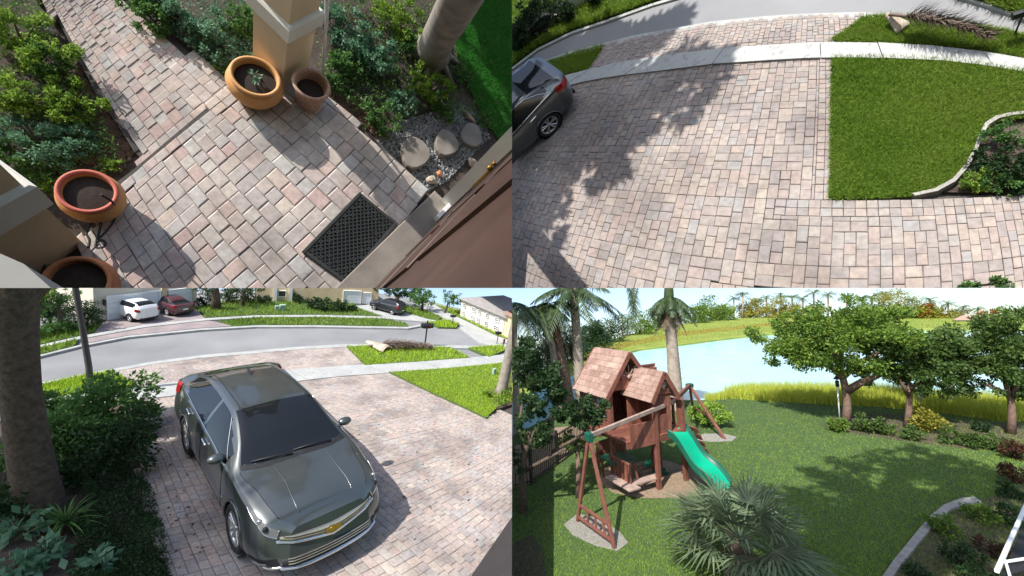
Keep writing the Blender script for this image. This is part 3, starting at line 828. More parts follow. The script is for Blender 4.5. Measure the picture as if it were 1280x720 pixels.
        for s in (1, -1):
            b.add([(p.x, p.y * s, p.z) for a in vs for p in a], [((2 * i, 2 * i + 1, 2 * i + 3, 2 * i + 2) if s < 0 else (2 * i + 2, 2 * i + 3, 2 * i + 1, 2 * i)) for i in range(m)], True)
        put(b, 'cowl', 'dark', fr, t)
    if detail:
        b = MB(); b.add([(.12, .012, 1.43), (.12, -.012, 1.43), (.34, -.018, 1.445), (.34, .018, 1.445), (.13, 0, 1.525), (.19, 0, 1.515)], [(0, 3, 5, 4), (1, 4, 5, 2), (0, 4, 1), (3, 2, 5)]); put(b, 'antenna', 'dark', fr, t)
    b = MB(); b.box((-.965, 0, .62), (.02, .42, .12), bev=.004); put(b, 'number_plate', 'white', fr, t)
    b = MB(); b.box((-.93, 0, .36), (.07, 1.3, .16), bev=.03); put(b, 'rear_valance', 'dark', fr, t)
    return t
M['grille_plate'] = plain('grille_plate', (.62, .55, .42), (.5, .42, .3), 5, .22, metal=.85)
def car_matrix(x, y, a, s=1.0):
    return Matrix.Translation((x, y, 0)) @ Matrix.Rotation(a, 4, 'Z') @ Matrix.Scale(s, 4)
# ------------------------------------------------------------------ shared builders for plants
def shrub(fr, px, py, rpx, label, mat='leaf', leafpx=4.5, n=700, hr=.8, name='shrub', group=None, wide=1.0, clumps=26, aspect=.5, up=.25, cat='shrub', stem=True, rx=None, shell=.35):
    hc = rpx * fr.mpp(fr.P(px, py)) * hr
    c = fr.P(px, py, hc); r = rpx * fr.mpp(c); hc = r * hr
    base = Vector((c.x, c.y, 0)); t = thing(fr, name, base, label, cat, group)
    ell = [((0, 0, hc * .95), (r * wide, r, hc * .9)), ((r * .3, -r * .2, hc * .7), (r * .7, r * .7, hc * .65)), ((-r * .35, r * .15, hc * .75), (r * .6, r * .65, hc * .7))]
    foliage(fr, 'foliage', ell, n, leafpx * fr.mpp(c), mat, t, clumps, .34, shell, .005, aspect, up)
    if stem:
        b = MB()
        for k in range(5):
            a = random.uniform(0, 2 * pi); q = Vector((cos(a) * r * .5, sin(a) * r * .5, hc * 1.2)); b.tube([(0, 0, -.02), q * .5 + Vector((0, 0, hc * .1)), q], [r * .04, r * .03, r * .012], 5)
        put(b, 'stem', 'bark', fr, t)
    return t
def blades(fr, parent, name, base, n, L, W, mat, rise=(.3, 1.2), droop=.6, seg=4, arcs=(0, 2 * pi)):
    """arching strap leaves from one point (spider plant, bromeliad, grass tuft)"""
    V = []; up = Vector((0, 0, 1)); base = Vector(base)
    for k in range(n):
        a = random.uniform(*arcs); e = random.uniform(*rise); l = L * random.uniform(.6, 1.15)
        d = Vector((cos(a) * cos(e), sin(a) * cos(e), sin(e))); s = Vector((-sin(a), cos(a), 0))
        pts = [base + d * l * i / seg - up * droop * l * (i / seg) ** 2 * .6 for i in range(seg + 1)]
        for i in range(seg):
            w0 = W * (1 - (i / seg) ** 1.5); w1 = W * (1 - ((i + 1) / seg) ** 1.5) + W * .02
            V += [pts[i] - s * w0, pts[i] + s * w0, pts[i + 1] + s * w1, pts[i + 1] - s * w1]
    return quads_obj(name, np.array([tuple(v) for v in V]), mat, fr, parent)
def seedling(fr, pot, c, r, mat='leaf_blue', n=26):
    P, o = crown_points([((c[0], c[1], c[2] + r * .5), (r, r, r * .5))], n, 6, .5, .2)
    return quads_obj('seedling', leaf_quads(P, r * .55, .3, o, .6), mat, fr, pot)

# ================================================================== upper left: the porch seen from above
TOPP = .055                                                     # porch level above the path
sheet(TL, 'garden_soil', [(-120, -120), (760, -120), (760, 480), (-120, 480)], -.03, 'soil', z0=-.2)
grassTL = [(562, -8), (660, -8), (660, 175), (622, 172), (602, 142), (585, 106), (570, 62)]
sheet(TL, 'front_lawn', grassTL, .0, 'turf', z0=-.06)
PATH = [(40, -10), (52, 0), (76, 32), (100, 78), (120, 118), (150, 160), (168, 190), (190, 210), (310, 120), (280, 100), (220, 52), (165, 8), (150, -10)]
PORCH = [(164, 214), (228, 160), (290, 108), (345, 70), (400, 105), (404, 117), (470, 175), (536, 238), (410, 400), (110, 400), (100, 300), (130, 262), (145, 228)]
sheet(TL, 'path_bed', PATH, .0, 'joint', z0=-.06)
path = sheet(TL, 'paver_path', [(60, -10), (76, 32), (100, 78), (120, 118), (150, 160), (168, 190), (215, 165), (280, 100), (220, 52), (165, 8), (150, -10)], .004, 'joint', z0=-.03)
porch = sheet(TL, 'porch_floor', [(164, 214), (228, 160), (288, 110), (345, 60), (404, 117), (470, 175), (536, 238), (410, 400), (105, 400), (100, 300), (130, 262), (145, 228)], TOPP - .022, 'joint', z0=-.06)
UT = .0245
paving(TL, 'TL', PORCH, UT, TOPP, porch, 'paver', 'pave', 'pave_s', origin=(.02, -.05), keep=300, quad=(0, 0, 640, 360), bounds=(-1.2, -.7, 1.2, .80),
       courses=[(-.5, .715, .60, .80, UT * 2.4, UT * 2.2), (.46, -.10, .53, .715, UT * 2.3, UT * 2.2)])
paving(TL, 'TL', PATH, UT, .022, path, 'paver', 'pave', 'pave_s', origin=(.0, .81), keep=210, bounds=(-.6, .80, .7, 3.4),
       courses=[(-.19, .80, -.125, 3.3, UT * 2.1, UT * 2.2)])
# step riser between path and porch is the side of the porch slab
# pillars: square to the porch
dx = (TL.P(540, 255) - TL.P(440, 360)).normalized(); dy = Vector((-dx.y, dx.x, 0))
def pillar(corner, sgx, sgy, w, H, z0, z1, label):
    c = TL.P(*corner, .0); t = thing(TL, 'porch_pillar', c, label, 'pillar', 'stucco pillars of the porch')
    R = Matrix((dx, dy, (0, 0, 1))).transposed(); o = dx * sgx * w / 2 + dy * sgy * w / 2
    b = MB(); b.box(o + Vector((0, 0, H / 2)), (w, w, H), rot=R, bev=.012); put(b, 'shaft', 'stucco', TL, t)
    b = MB(); b.box(o + Vector((0, 0, (z0 + z1) / 2)), (w + .05, w + .05, z1 - z0), rot=R, bev=.012); put(b, 'trim_band', 'trim', TL, t)
    return t
pc = TL.P(352, 118); z0, z1 = TL.tall(pc, 50), TL.tall(pc, 31)
pillar((352, 118), 1, 1, .22, 2.2, z0, z1, 'beige stucco pillar at the far porch corner with two pots at its foot')
lc = TL.P(106, 306); lz = TL.tall(lc, 250)
pillar((106, 306), -1, 1, .27, 1.5, lz * .92, lz * 1.25, 'beige stucco pillar by the left edge of the porch between two pots')
# pots
def pot(rim, base, rpx, prof, label, mat, soil_drop, seedl=0, group=None, gm=None, h0=TOPP, sc=1.0):
    b0 = TL.P(*base, h0); lo, hi = .02, 1.2
    # height from the distance between foot and rim
    best = min((abs((TL.px(b0 + Vector((0, 0, h)))[0] - rim[0])) + abs(TL.px(b0 + Vector((0, 0, h)))[1] - rim[1]), h) for h in np.linspace(.06, .9, 120))
    H = best[1]; top = b0 + Vector((0, 0, H)); R = rpx * TL.mpp(top)
    t = thing(TL, 'flower_pot', b0, label, 'flower pot', group)
    b = MB(); b.lathe([(r * R, z * H) for r, z in prof], n=36); put(b, 'body', mat, TL, t)
    rp = [(.86 * R, H * .9), (.88 * R, H * .97), (.95 * R, H * 1.005), (1.03 * R, H * .99), (1.06 * R, H * .94), (1.03 * R, H * .89)]
    b = MB(); b.lathe(rp, n=36); put(b, 'rim', mat if gm is None else gm, TL, t)
    zs = H * (1 - soil_drop); b = MB(); b.lathe([(0, zs + .006), (R * .3, zs + .008), (R * .6, zs), (R * .875, zs - .004)], n=30); so_ = put(b, 'potting_soil', 'potsoil', TL, t)
    if seedl: seedling(TL, t, (0, 0, zs), R * seedl)
    return t, H, R, b0
WIDE = [(.0, 0), (.78, 0), (.9, .08), (1.16, .45), (1.2, .62), (1.12, .8), (.98, .92), (.9, .93), (.86, .8), (.84, .3)]
TAPER = [(.0, 0), (.66, 0), (.7, .02), (.98, .9), (1.0, .93), (.9, .95), (.84, .8), (.6, .3)]
pot((318, 95), (319, 118), 27, WIDE, 'wide tan glazed pot with a small seedling left of the pillar', 'terra_tan', .22, .42)
_, H2, R2, b2 = pot((383, 104), (385, 128), 21, TAPER, 'small weathered terracotta pot right of the far pillar', 'terra_pale', .35, 0, gm='terra_pale')
cpot = pot((110, 238), (123, 257), 28, WIDE, 'round terracotta pot with a reddish rim and a black cord beside it', 'terra_tan', .2, 0, gm=None)
pot((96, 341), (112, 362), 31, WIDE, 'orange terracotta pot half cut off at the lower left corner', 'terra', .25, 0)
for o in cpot[0].children:
    if o.name.startswith('rim'): o.data.materials[0] = M['terra_red'] = plain('red_terracotta', (.48, .13, .085), (.38, .09, .06), 7, .75, bumps=.2)
# cord
b = MB(); pts = [(126, 243, .30), (140, 252, .26), (145, 262, .12), (143, 275, .115), (132, 290, .11), (122, 300, .11), (120, 309, .11), (128, 309, .11), (132, 304, .11), (127, 300, .115), (121, 302, .118), (124, 290, .11), (126, 278, .11), (120, 272, .11), (112, 283, .11), (108, 292, .11), (112, 300, .11), (110, 312, .11)]
P3 = [TL.P(x, y, h) for x, y, h in pts]
sm = []
for i in range(len(P3) - 1):
    p0, p1, p2, p3 = P3[max(i - 1, 0)], P3[i], P3[i + 1], P3[min(i + 2, len(P3) - 1)]
    for k in range(5):
        s = k / 5; sm.append(.5 * ((2 * p1) + (p2 - p0) * s + (2 * p0 - 5 * p1 + 4 * p2 - p3) * s * s + (3 * p1 - p0 - 3 * p2 + p3) * s ** 3))
b.tube(sm, .0055, 6); tag(put(b, 'power_cord', 'cord', TL), 'thin black cord coiled on the pavers below the reddish pot', 'cord')
# stake
b = MB(); b.tube([TL.P(403, 96, 0), TL.P(405, 60, .35), TL.P(408, 24, .8), TL.P(409, -20, 1.3)], .010, 7); tag(put(b, 'garden_stake', 'white', TL), 'thin white stake standing in the bed right of the pillar', 'stake')
# rocks
def rock(fr, px, py, rpx, label, mat='rock', sq=(1.2, .9, .6), cat='rock', name='rock', h=0):
    c = fr.P(px, py, h); r = rpx * fr.mpp(c); b = MB(); b.blob((0, 0, r * sq[2] * .6), r, 12, 8, .28, sq)
    return tag(put(b, name, mat, fr, None, Matrix.Translation(c) @ Matrix.Rotation(random.uniform(0, 3), 4, 'Z')), label, cat)
rock(TL, 291, 79, 9, 'pale grey rock lying beside the wide tan pot')
rock(TL, 55, 31, 7, 'grey edging rock where the path meets the upper left bed')
rock(TL, 62, 40, 5, 'small dark rock just below the grey edging rock by the path')
rock(TL, 590, 205, 6, 'small yellowish rock tucked against the door frame', 'sheath'); rock(TL, 549, 218, 4, 'small reddish brown rock near the stepping stones', 'terra'); rock(TL, 539, 226, 6, 'cream coloured rock at the foot of the door frame', 'sheath')
rock(TL, 585, 146, 5, 'brown elongated stone lying by the lawn edge', 'terra_pale', (2.0, .6, .5))
# stepping stones
for px, py, r, lab in ((518, 193, 18, 'largest oval stepping stone beside the porch pavers'), (557, 181, 15, 'middle round stepping stone in the gravel'), (588, 171, 14, 'farthest stepping stone next to the door frame')):
    c = TL.P(px, py, .0); R = r * TL.mpp(c); b = MB(); n = 18
    ph = random.random() * 6
    rr = [R * (1 + .07 * sin(3 * 2 * pi * k / n + ph) + random.uniform(-.03, .03)) for k in range(n)]
    p2 = [(rr[k] * cos(2 * pi * k / n), rr[k] * 1.25 * sin(2 * pi * k / n)) for k in range(n)]
    b.prism(p2, -.02, .026); b.v = b.v; vs = [(x * .93, y * .93, .034) for x, y in p2]; o = len(b.v); b.v += vs; b.f += [tuple(range(o, o + n))] + [(n + k, n + (k + 1) % n, o + (k + 1) % n, o + k) for k in range(n)]; b.sm += [False] * (n + 1); b.f.pop(0); b.sm.pop(0)
    tag(put(b, 'stepping_stone', 'stone', TL, None, Matrix.Translation(c) @ Matrix.Rotation(-.4, 4, 'Z')), lab, 'stepping stone', 'stepping stones in the gravel')
# gravel
def gravel(fr, poly, n, size, name='gravel', h=-.02, mat='gravel'):
    C = px_to_local(fr, sample_px(poly, n), h); V = []
    tet = np.array([(1, 0, -.5), (-.5, .87, -.5), (-.5, -.87, -.5), (0, 0, .9)]); F_ = [(0, 2, 1), (0, 1, 3), (1, 2, 3), (2, 0, 3)]
    vs = []; fs = []
    for c in C:
        a = random.uniform(0, 6.3); r = size * random.uniform(.5, 1.4); R = np.array([[cos(a), -sin(a), 0], [sin(a), cos(a), 0], [0, 0, 1]])
        o = len(vs); q = (tet * r * RNG.uniform(.7, 1.3, (4, 3))) @ R.T + c; vs += [tuple(x) for x in q]; fs += [tuple(i + o for i in f) for f in F_]
    b = MB(); b.add(vs, fs); return tag(put(b, name, mat, fr), kind='stuff')
gravel(TL, [(470, 178), (490, 155), (540, 140), (575, 128), (607, 150), (612, 172), (560, 225), (535, 238), (505, 205)], 4200, .011)
gravel(TL, [(395, 110), (420, 100), (470, 130), (500, 160), (480, 180), (440, 145)], 1500, .009, mat='mulch')
gravel(TL, [(98, 75), (120, 118), (150, 160), (168, 190), (150, 215), (60, 190), (80, 140)], 2600, .009, 'bark_chips', mat='mulch')
# front lawn
grass(TL, 'lawn_grass', grassTL, 26000, .035, 'grass_green', .0, .06, .6)
# tree trunk
tb = TL.P(540, 66); r = 17 * TL.mpp(tb); t = thing(TL, 'tree', tb, 'grey leaning tree trunk between the bed and the lawn', 'tree')
tp = TL.P(575, -4, 1.25) - tb
b = MB(); b.tube([Vector((0, 0, -.05)), tp * .08, tp * .2, tp * .5, tp * .8, tp * 1.1, tp * 2.0], [r * 1.5, r * 1.2, r * 1.05, r * .95, r * .9, r * .85, r * .6], 16, jitter=.05); put(b, 'trunk', 'bark_grey', TL, t)
b = MB()
for a in np.linspace(0, 2 * pi, 8)[:-1]:
    q = Vector((cos(a), sin(a), 0)); b.tube([q * r * .5 + Vector((0, 0, r * .9)), q * r * 1.3 + Vector((0, 0, r * .2)), q * r * random.uniform(1.9, 2.9) + Vector((0, 0, -.02))], [r * .4, r * .26, r * .08], 7)
put(b, 'root', 'bark_grey', TL, t)
# plants of the beds
for px, py, rp, lab, mat, lp, n in [
    (20, 45, 42, 'bright grassy shrub in the upper left corner', 'leaf_lime', 5, 1500), (66, 78, 28, 'leafy shrub beside the path edging near the top left', 'leaf', 4.5, 800),
    (28, 118, 40, 'dense green shrub at the left edge halfway down the bed', 'leaf_lime', 5, 1400), (85, 125, 30, 'low yellowish green shrub leaning on the paver path', 'leaf_lime', 4.5, 1000),
    (45, 175, 34, 'bluish green shrub above the round terracotta pot', 'leaf_blue', 5, 1000), (95, 172, 22, 'small sparse shrub on bare soil left of the path end', 'leaf_blue', 4.5, 380),
    (12, 195, 26, 'dark shrub at the left edge above the left pillar', 'leaf', 5, 700), (52, 215, 20, 'fern like green plant between pillar and reddish pot', 'leaf', 5, 420), (62, 232, 11, 'little bright green tuft just left of the reddish pot', 'leaf_lime', 4.5, 160), (139, 205, 9, 'tiny lime green plant at the path corner above the reddish pot', 'leaf_lime', 5, 90),
    (14, 300, 24, 'dark foliage under the left pillar', 'leaf_dark', 5, 600), (40, 318, 18, 'dark foliage left of the orange pot', 'leaf_dark', 5, 420),
    (190, 12, 26, 'green shrub along the right side of the path at the top', 'leaf', 5, 900), (235, 22, 32, 'large leafy shrub at the top between path and pillar', 'leaf_blue', 5, 1300), (268, 52, 26, 'pale leaved shrub above the wide tan pot', 'leaf_blue', 5, 900), (300, 25, 26, 'dark green shrub behind the far pillar', 'leaf', 5, 800), (284, 88, 12, 'little plant squeezed between path and tan pot', 'leaf_lime', 4.5, 200),
    (425, 30, 27, 'glossy green shrub right of the white stake', 'leaf_blue', 5.5, 900), (465, 62, 30, 'broad leafed shrub in the middle of the right bed', 'leaf_blue', 5.5, 1200), (430, 82, 20, 'dark green shrub below the white stake', 'leaf', 5, 600), (500, 22, 28, 'yellowish shrub at the top of the right bed', 'leaf_lime', 4.5, 900), (520, 55, 16, 'small shrub left of the leaning trunk', 'leaf', 4.5, 400),
    (538, 108, 24, 'feathery bright green shrub below the leaning trunk', 'leaf_lime', 4, 1100), (555, 132, 17, 'feathery green shrub above the farthest stepping stone', 'leaf', 4, 600), (475, 150, 22, 'sparse dark shrub beside the gravel', 'leaf', 4, 600), (505, 128, 18, 'thin bluish shrub on bare mulch', 'leaf_blue', 4, 380), (420, 104, 14, 'low plant next to the weathered pot', 'leaf', 4, 260), (560, 20, 14, 'yellow green tuft beside the leaning trunk at the top', 'leaf_lime', 4, 300), (580, 95, 12, 'narrow green plant at the lawn edge', 'leaf', 4, 240), (606, 150, 9, 'small weed at the lawn corner', 'leaf', 4, 120)]:
    shrub(TL, px, py, rp * 1.12, lab, mat, lp * .95, int(n * 2.4), .55, wide=1.1, clumps=40, group='plants in the porch beds')
def cover(fr, name, polypx, n, leafpx, mat, h=.02, hh=.03):
    C = px_to_local(fr, sample_px(polypx, n), h); C[:, 2] += RNG.uniform(0, hh, n)
    L = leafpx * fr.mpp(C.mean(0)); keep = np.sin(C[:, 0] * 7 + np.cos(C[:, 1] * 5) * 2) + np.sin(C[:, 1] * 9 + 1) + RNG.normal(size=n) * .8 > -.7
    return tag(quads_obj(name, leaf_quads(C[keep], L, .3), mat, fr), kind='stuff')
cover(TL, 'ground_cover', [(-10, -10), (40, -10), (80, 60), (125, 140), (150, 190), (120, 230), (40, 250), (-10, 180)], 7000, 4.2, 'leaf')
cover(TL, 'ground_cover', [(160, -10), (330, -10), (330, 70), (285, 98), (225, 50)], 4200, 4.2, 'leaf_blue')
cover(TL, 'ground_cover', [(395, -10), (560, -10), (565, 60), (600, 150), (540, 130), (490, 165), (400, 105)], 6000, 4, 'leaf')
# door wall
A = TL.P(545, 256, .10); ax = (TL.P(440, 362, .10) - A); ax.z = 0; ax.normalize(); bx = Vector((ax.y, -ax.x, 0))
if bx.dot(TL.P(300, 250, .10) - A) < 0: bx = -bx                    # bx points out of the wall, towards the porch
RW = Matrix((ax, bx, ax.cross(bx))).transposed()
if RW.determinant() < 0: RW = Matrix((ax, bx, Vector((0, 0, 1)))).transposed()
W = lambda a, o, z: A + ax * a + bx * o + Vector((0, 0, z))
wt = thing(TL, 'entrance_door', A, 'dark brown front door with raised panels behind a pale frame', 'door')
def wbox(b, a0, a1, o0, o1, z0, z1, bev=.006):
    p = W((a0 + a1) / 2, (o0 + o1) / 2, (z0 + z1) / 2) - A
    R = Matrix((ax, bx, (0, 0, 1))).transposed(); return b.box(p, (abs(a1 - a0), abs(o1 - o0), abs(z1 - z0)), rot=R, bev=bev)
b = MB(); wbox(b, -.02, 2.2, -.16, -.10, 0, 2.72); put(b, 'door_leaf', 'door', TL, wt)
for a0 in (.10, .62):
    for z0_, z1_ in ((.18, .75), (.85, 1.25), (1.35, 2.0)):
        b = MB(); wbox(b, a0, a0 + .45, -.10, -.088, z0_, z1_, .01); put(b, 'raised_panel', 'door', TL, wt)
b = MB(); wbox(b, -.03, .03, -.19, -.085, 0, 2.72); put(b, 'door_stile', 'door', TL, wt)
b = MB(); wbox(b, .105, .125, -.09, -.075, .62, .82, .004); p = W(.115, -.07, .84) - A; b.blob(p, .018, 10, 6, 0); p = W(.115, -.07, .89) - A; b.blob(p, .014, 10, 6, 0); put(b, 'handle', 'gold', TL, wt)
b = MB(); wbox(b, -.11, -.03, -.2, .0, -.02, 2.72, .008); put(b, 'frame', 'trim', TL, wt)
b = MB(); wbox(b, -.06, 1.4, -.12, .075, -.08, .035, .006); put(b, 'threshold', 'stone', TL, wt)
b = MB(); wbox(b, -.05, .12, -.085, -.055, .02, .10, .004); put(b, 'weather_strip', 'white', TL, wt)
# door mat
mc = TL.P(441, 297, TOPP); mt_ = thing(TL, 'door_mat', mc, 'black rubber lattice door mat lying in front of the door', 'door mat')
u = TL.P(457, 237, TOPP) - TL.P(387, 310, TOPP); v = TL.P(435, 358, TOPP) - TL.P(387, 310, TOPP)
u.z = v.z = 0; Lu, Lv = u.length, v.length; u.normalize(); v = (v - v.dot(u) * u).normalized()
R = Matrix((u, v, (0, 0, 1))).transposed()
if R.determinant() < 0: v = -v; R = Matrix((u, v, (0, 0, 1))).transposed()
b = MB()
for s in (-1, 1):
    b.box(R @ Vector((0, s * (Lv / 2 - .012), .012)), (Lu, .024, .02), rot=R, bev=.004); b.box(R @ Vector((s * (Lu / 2 - .012), 0, .012)), (.024, Lv - .05, .02), rot=R, bev=.004)
put(b, 'border', 'rubber', TL, mt_)
b = MB(); nu, nv = 13, 9
cell = lambda i, n, L: -L / 2 + .024 + (L - .048) * i / n
def clipseg(p, q):
    return R @ Vector((p[0], p[1], .012)), R @ Vector((q[0], q[1], .012))
for i in range(nu):
    for j in range(nv):
        x0, x1, y0, y1 = cell(i, nu, Lu), cell(i + 1, nu, Lu), cell(j, nv, Lv), cell(j + 1, nv, Lv)
        b.beam(*clipseg((x0, y0), (x1, y1)), .006, .014, 0); b.beam(*clipseg((x0, y1), (x1, y0)), .006, .014, 0)
        if (i + j) % 2 == 0 and (i in (0, 1, nu - 1, nu - 2) or j in (0, 1, nv - 1, nv - 2)):
            xm, ym, d = (x0 + x1) / 2, (y0 + y1) / 2, (x1 - x0) * .3
            for p, q in (((xm - d, ym), (xm, ym + d)), ((xm, ym + d), (xm + d, ym)), ((xm + d, ym), (xm, ym - d)), ((xm, ym - d), (xm - d, ym))): b.beam(*clipseg(p, q), .005, .016, 0)
tag(put(b, 'lattice', 'rubber', TL, mt_), kind='stuff')
b = MB(); b.box((0, 0, .003), (Lu - .02, Lv - .02, .004), rot=R); put(b, 'backing', 'dark', TL, mt_)
# wall corners close to the camera
b = MB(); p0, p1, p2, p3 = TL.P(-20, 308, 1.5), TL.P(30, 330, 1.5), TL.P(66, 362, 1.5), TL.P(-20, 380, 1.5)
b.prism([p0, p1, p2, p3], 0, 1.5); tag(put(b, 'porch_wall', 'wall_grey', TL), 'pale grey wall top in the lower left corner of the porch', 'wall')
# ================================================================== upper right: the driveway seen from above
sheet(TR, 'verge_soil', [(600, -200), (1340, -200), (1340, 420), (600, 420)], -.035, 'joint', z0=-.3)
near_curb = [(600, 120), (640, 98), (670, 82), (715, 67), (757, 56.5), (790, 48), (840, 39), (890, 30), (959, 23.5), (1000, 20.5), (1080, 18.5), (1112, 20), (1160, 25), (1240, 36), (1290, 48)]
far_curb = [(600, 112), (640, 84), (672, 60), (715, 39), (757, 25), (815, 4), (850, -6), (960, -30), (1100, -30), (1180, -12), (1240, 6), (1300, 28)]
def off(pts, d): return [(x, y + d) for x, y in pts]
sheet(TR, 'road', far_curb + near_curb[::-1], -.02, 'asphalt', z0=-.06)
b = MB()
def curb(fr, line, w, h0, h1, name='curb'):
    b = MB()
    for a, c in zip(line[:-1], line[1:]):
        p = [fr.P(a[0], a[1], h1), fr.P(c[0], c[1], h1), fr.P(c[0], c[1] + w, h1), fr.P(a[0], a[1] + w, h1)]; b.prism(p, h0, h1)
    return tag(put(b, name, 'curb', fr), kind='structure')
curb(TR, off(near_curb, -3.5), 6.0, -.05, .02); curb(TR, off(far_curb, 0), 3.0, -.05, .0)
SWT = [(655, 118), (695, 97), (738, 86), (770, 78), (815, 71), (865, 64), (912, 59), (959, 56), (1000, 53.5), (1036, 52), (1097, 53), (1167, 57), (1230, 64), (1290, 74)]
SWB = [(655, 130), (708, 106), (765, 95), (820, 88.5), (890, 79.5), (959, 75), (1000, 72.5), (1042, 71), (1100, 72), (1180, 75.5), (1230, 81), (1290, 91)]
walk = thing(TR, 'sidewalk', TR.P(1000, 60), 'x', 'x'); del walk['label']; del walk['category']; tag(walk, kind='structure')
base = TR.P(1000, 60)
def slab_strip(fr, top, bot, cuts, h, parent, base, nm='concrete_slab', gappx=.5):
    """concrete slabs between two lines, divided at the given columns (top x, bottom x)"""
    f = lambda line, x: float(np.interp(x, [p[0] for p in line], [p[1] for p in line]))
    for (t0, b0), (t1, b1) in zip(cuts[:-1], cuts[1:]):
        n = max(2, int(abs(t1 - t0) / 20)); pts = []
        for k in range(n + 1): x = t0 + gappx + (t1 - t0 - 2 * gappx) * k / n; pts.append((x, f(top, x)))
        for k in range(n + 1): x = b1 - gappx - (b1 - b0 - 2 * gappx) * k / n; pts.append((x, f(bot, x)))
        b = MB(); b.prism([fr.P(x, y, h) - base for x, y in pts], h - .09, h + random.uniform(-.002, .002)); put(b, nm, 'concrete', fr, parent)
slab_strip(TR, SWT, SWB, [(655, 640), (738, 700), (815, 780), (905, 890), (1025, 1026), (1097, 1104), (1168, 1182), (1228, 1243), (1290, 1300)], .03, walk, base)
b = MB(); drive_poly = [(640, 215), (640, 150), (705, 106), (800, 91), (880, 80), (960, 75), (1040, 71.5), (1039, 160), (1037, 249), (1150, 247), (1290, 242), (1290, 400), (630, 400)]
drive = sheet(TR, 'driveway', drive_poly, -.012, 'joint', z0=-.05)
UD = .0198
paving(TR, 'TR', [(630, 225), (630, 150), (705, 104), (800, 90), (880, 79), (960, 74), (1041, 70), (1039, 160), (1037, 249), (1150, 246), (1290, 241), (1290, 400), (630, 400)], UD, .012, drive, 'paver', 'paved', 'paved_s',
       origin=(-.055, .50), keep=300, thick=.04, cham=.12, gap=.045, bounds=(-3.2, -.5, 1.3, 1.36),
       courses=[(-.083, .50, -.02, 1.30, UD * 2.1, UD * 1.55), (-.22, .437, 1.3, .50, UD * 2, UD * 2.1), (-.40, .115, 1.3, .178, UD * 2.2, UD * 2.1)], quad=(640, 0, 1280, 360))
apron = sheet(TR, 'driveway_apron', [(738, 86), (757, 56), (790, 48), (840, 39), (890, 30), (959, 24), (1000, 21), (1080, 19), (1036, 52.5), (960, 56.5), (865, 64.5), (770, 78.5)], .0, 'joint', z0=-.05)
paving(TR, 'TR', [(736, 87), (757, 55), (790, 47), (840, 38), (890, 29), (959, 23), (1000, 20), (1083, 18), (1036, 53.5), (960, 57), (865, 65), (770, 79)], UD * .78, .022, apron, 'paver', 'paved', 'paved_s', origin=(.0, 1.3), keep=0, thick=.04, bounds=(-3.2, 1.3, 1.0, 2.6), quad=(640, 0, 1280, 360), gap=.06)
# lawns
lawnR = [(1040, 71), (1100, 72), (1160, 75), (1220, 81), (1290, 92), (1290, 147), (1250, 149), (1232, 156), (1219, 175), (1213, 192), (1200, 212), (1182, 230), (1150, 243), (1110, 247), (1037, 249)]
sheet(TR, 'front_lawn', lawnR, .01, 'turf', z0=-.05); grass(TR, 'lawn_grass', lawnR, 100000, .036, 'grass', .01, .09, .9)
vergeR = [(1036, 52), (1060, 36), (1080, 22), (1112, 19.5), (1160, 25), (1240, 36), (1290, 48), (1290, 74), (1230, 64), (1167, 57), (1097, 53)]
sheet(TR, 'verge_lawn', vergeR, .012, 'turf', z0=-.05); grass(TR, 'verge_grass', vergeR, 26000, .035, 'grass', .012, .1, .8)
vergeL = [(640, 97), (670, 82), (715, 67), (757, 56.5), (738, 86), (690, 97), (640, 122)]
sheet(TR, 'verge_lawn', vergeL, .012, 'turf_dark', z0=-.05); grass(TR, 'verge_grass', vergeL, 9000, .05, 'grass_yard', .012, .08, .7)
# beyond the road: strip, walk, lawn
farv = [(640, 82), (672, 58), (715, 37), (757, 23), (815, 2), (830, -6), (808, -6), (745, 19), (705, 32), (668, 54), (640, 74)]
sheet(TR, 'far_verge', farv, .0, 'turf_dark'); grass(TR, 'verge_grass', farv, 5000, .07, 'grass_yard', .0, .1)
sheet(TR, 'far_walk', [(640, 75), (668, 55), (705, 33), (745, 20), (808, -4), (798, -4), (743, 17), (703, 29.5), (666, 51), (640, 71)], .006, 'concrete')
farl = [(640, 71), (666, 51), (703, 29.5), (743, 17), (798, -6), (600, -40), (600, 60)]
sheet(TR, 'far_lawn', farl, .0, 'turf'); grass(TR, 'lawn_grass', farl, 9000, .08, 'grass', .0, .1)
sheet(TR, 'far_lawn', [(1180, -14), (1240, 5), (1300, 27), (1300, -20)], .0, 'turf'); grass(TR, 'lawn_grass', [(1180, -14), (1240, 5), (1300, 27), (1300, -20)], 2500, .08, 'grass', .0, .1)
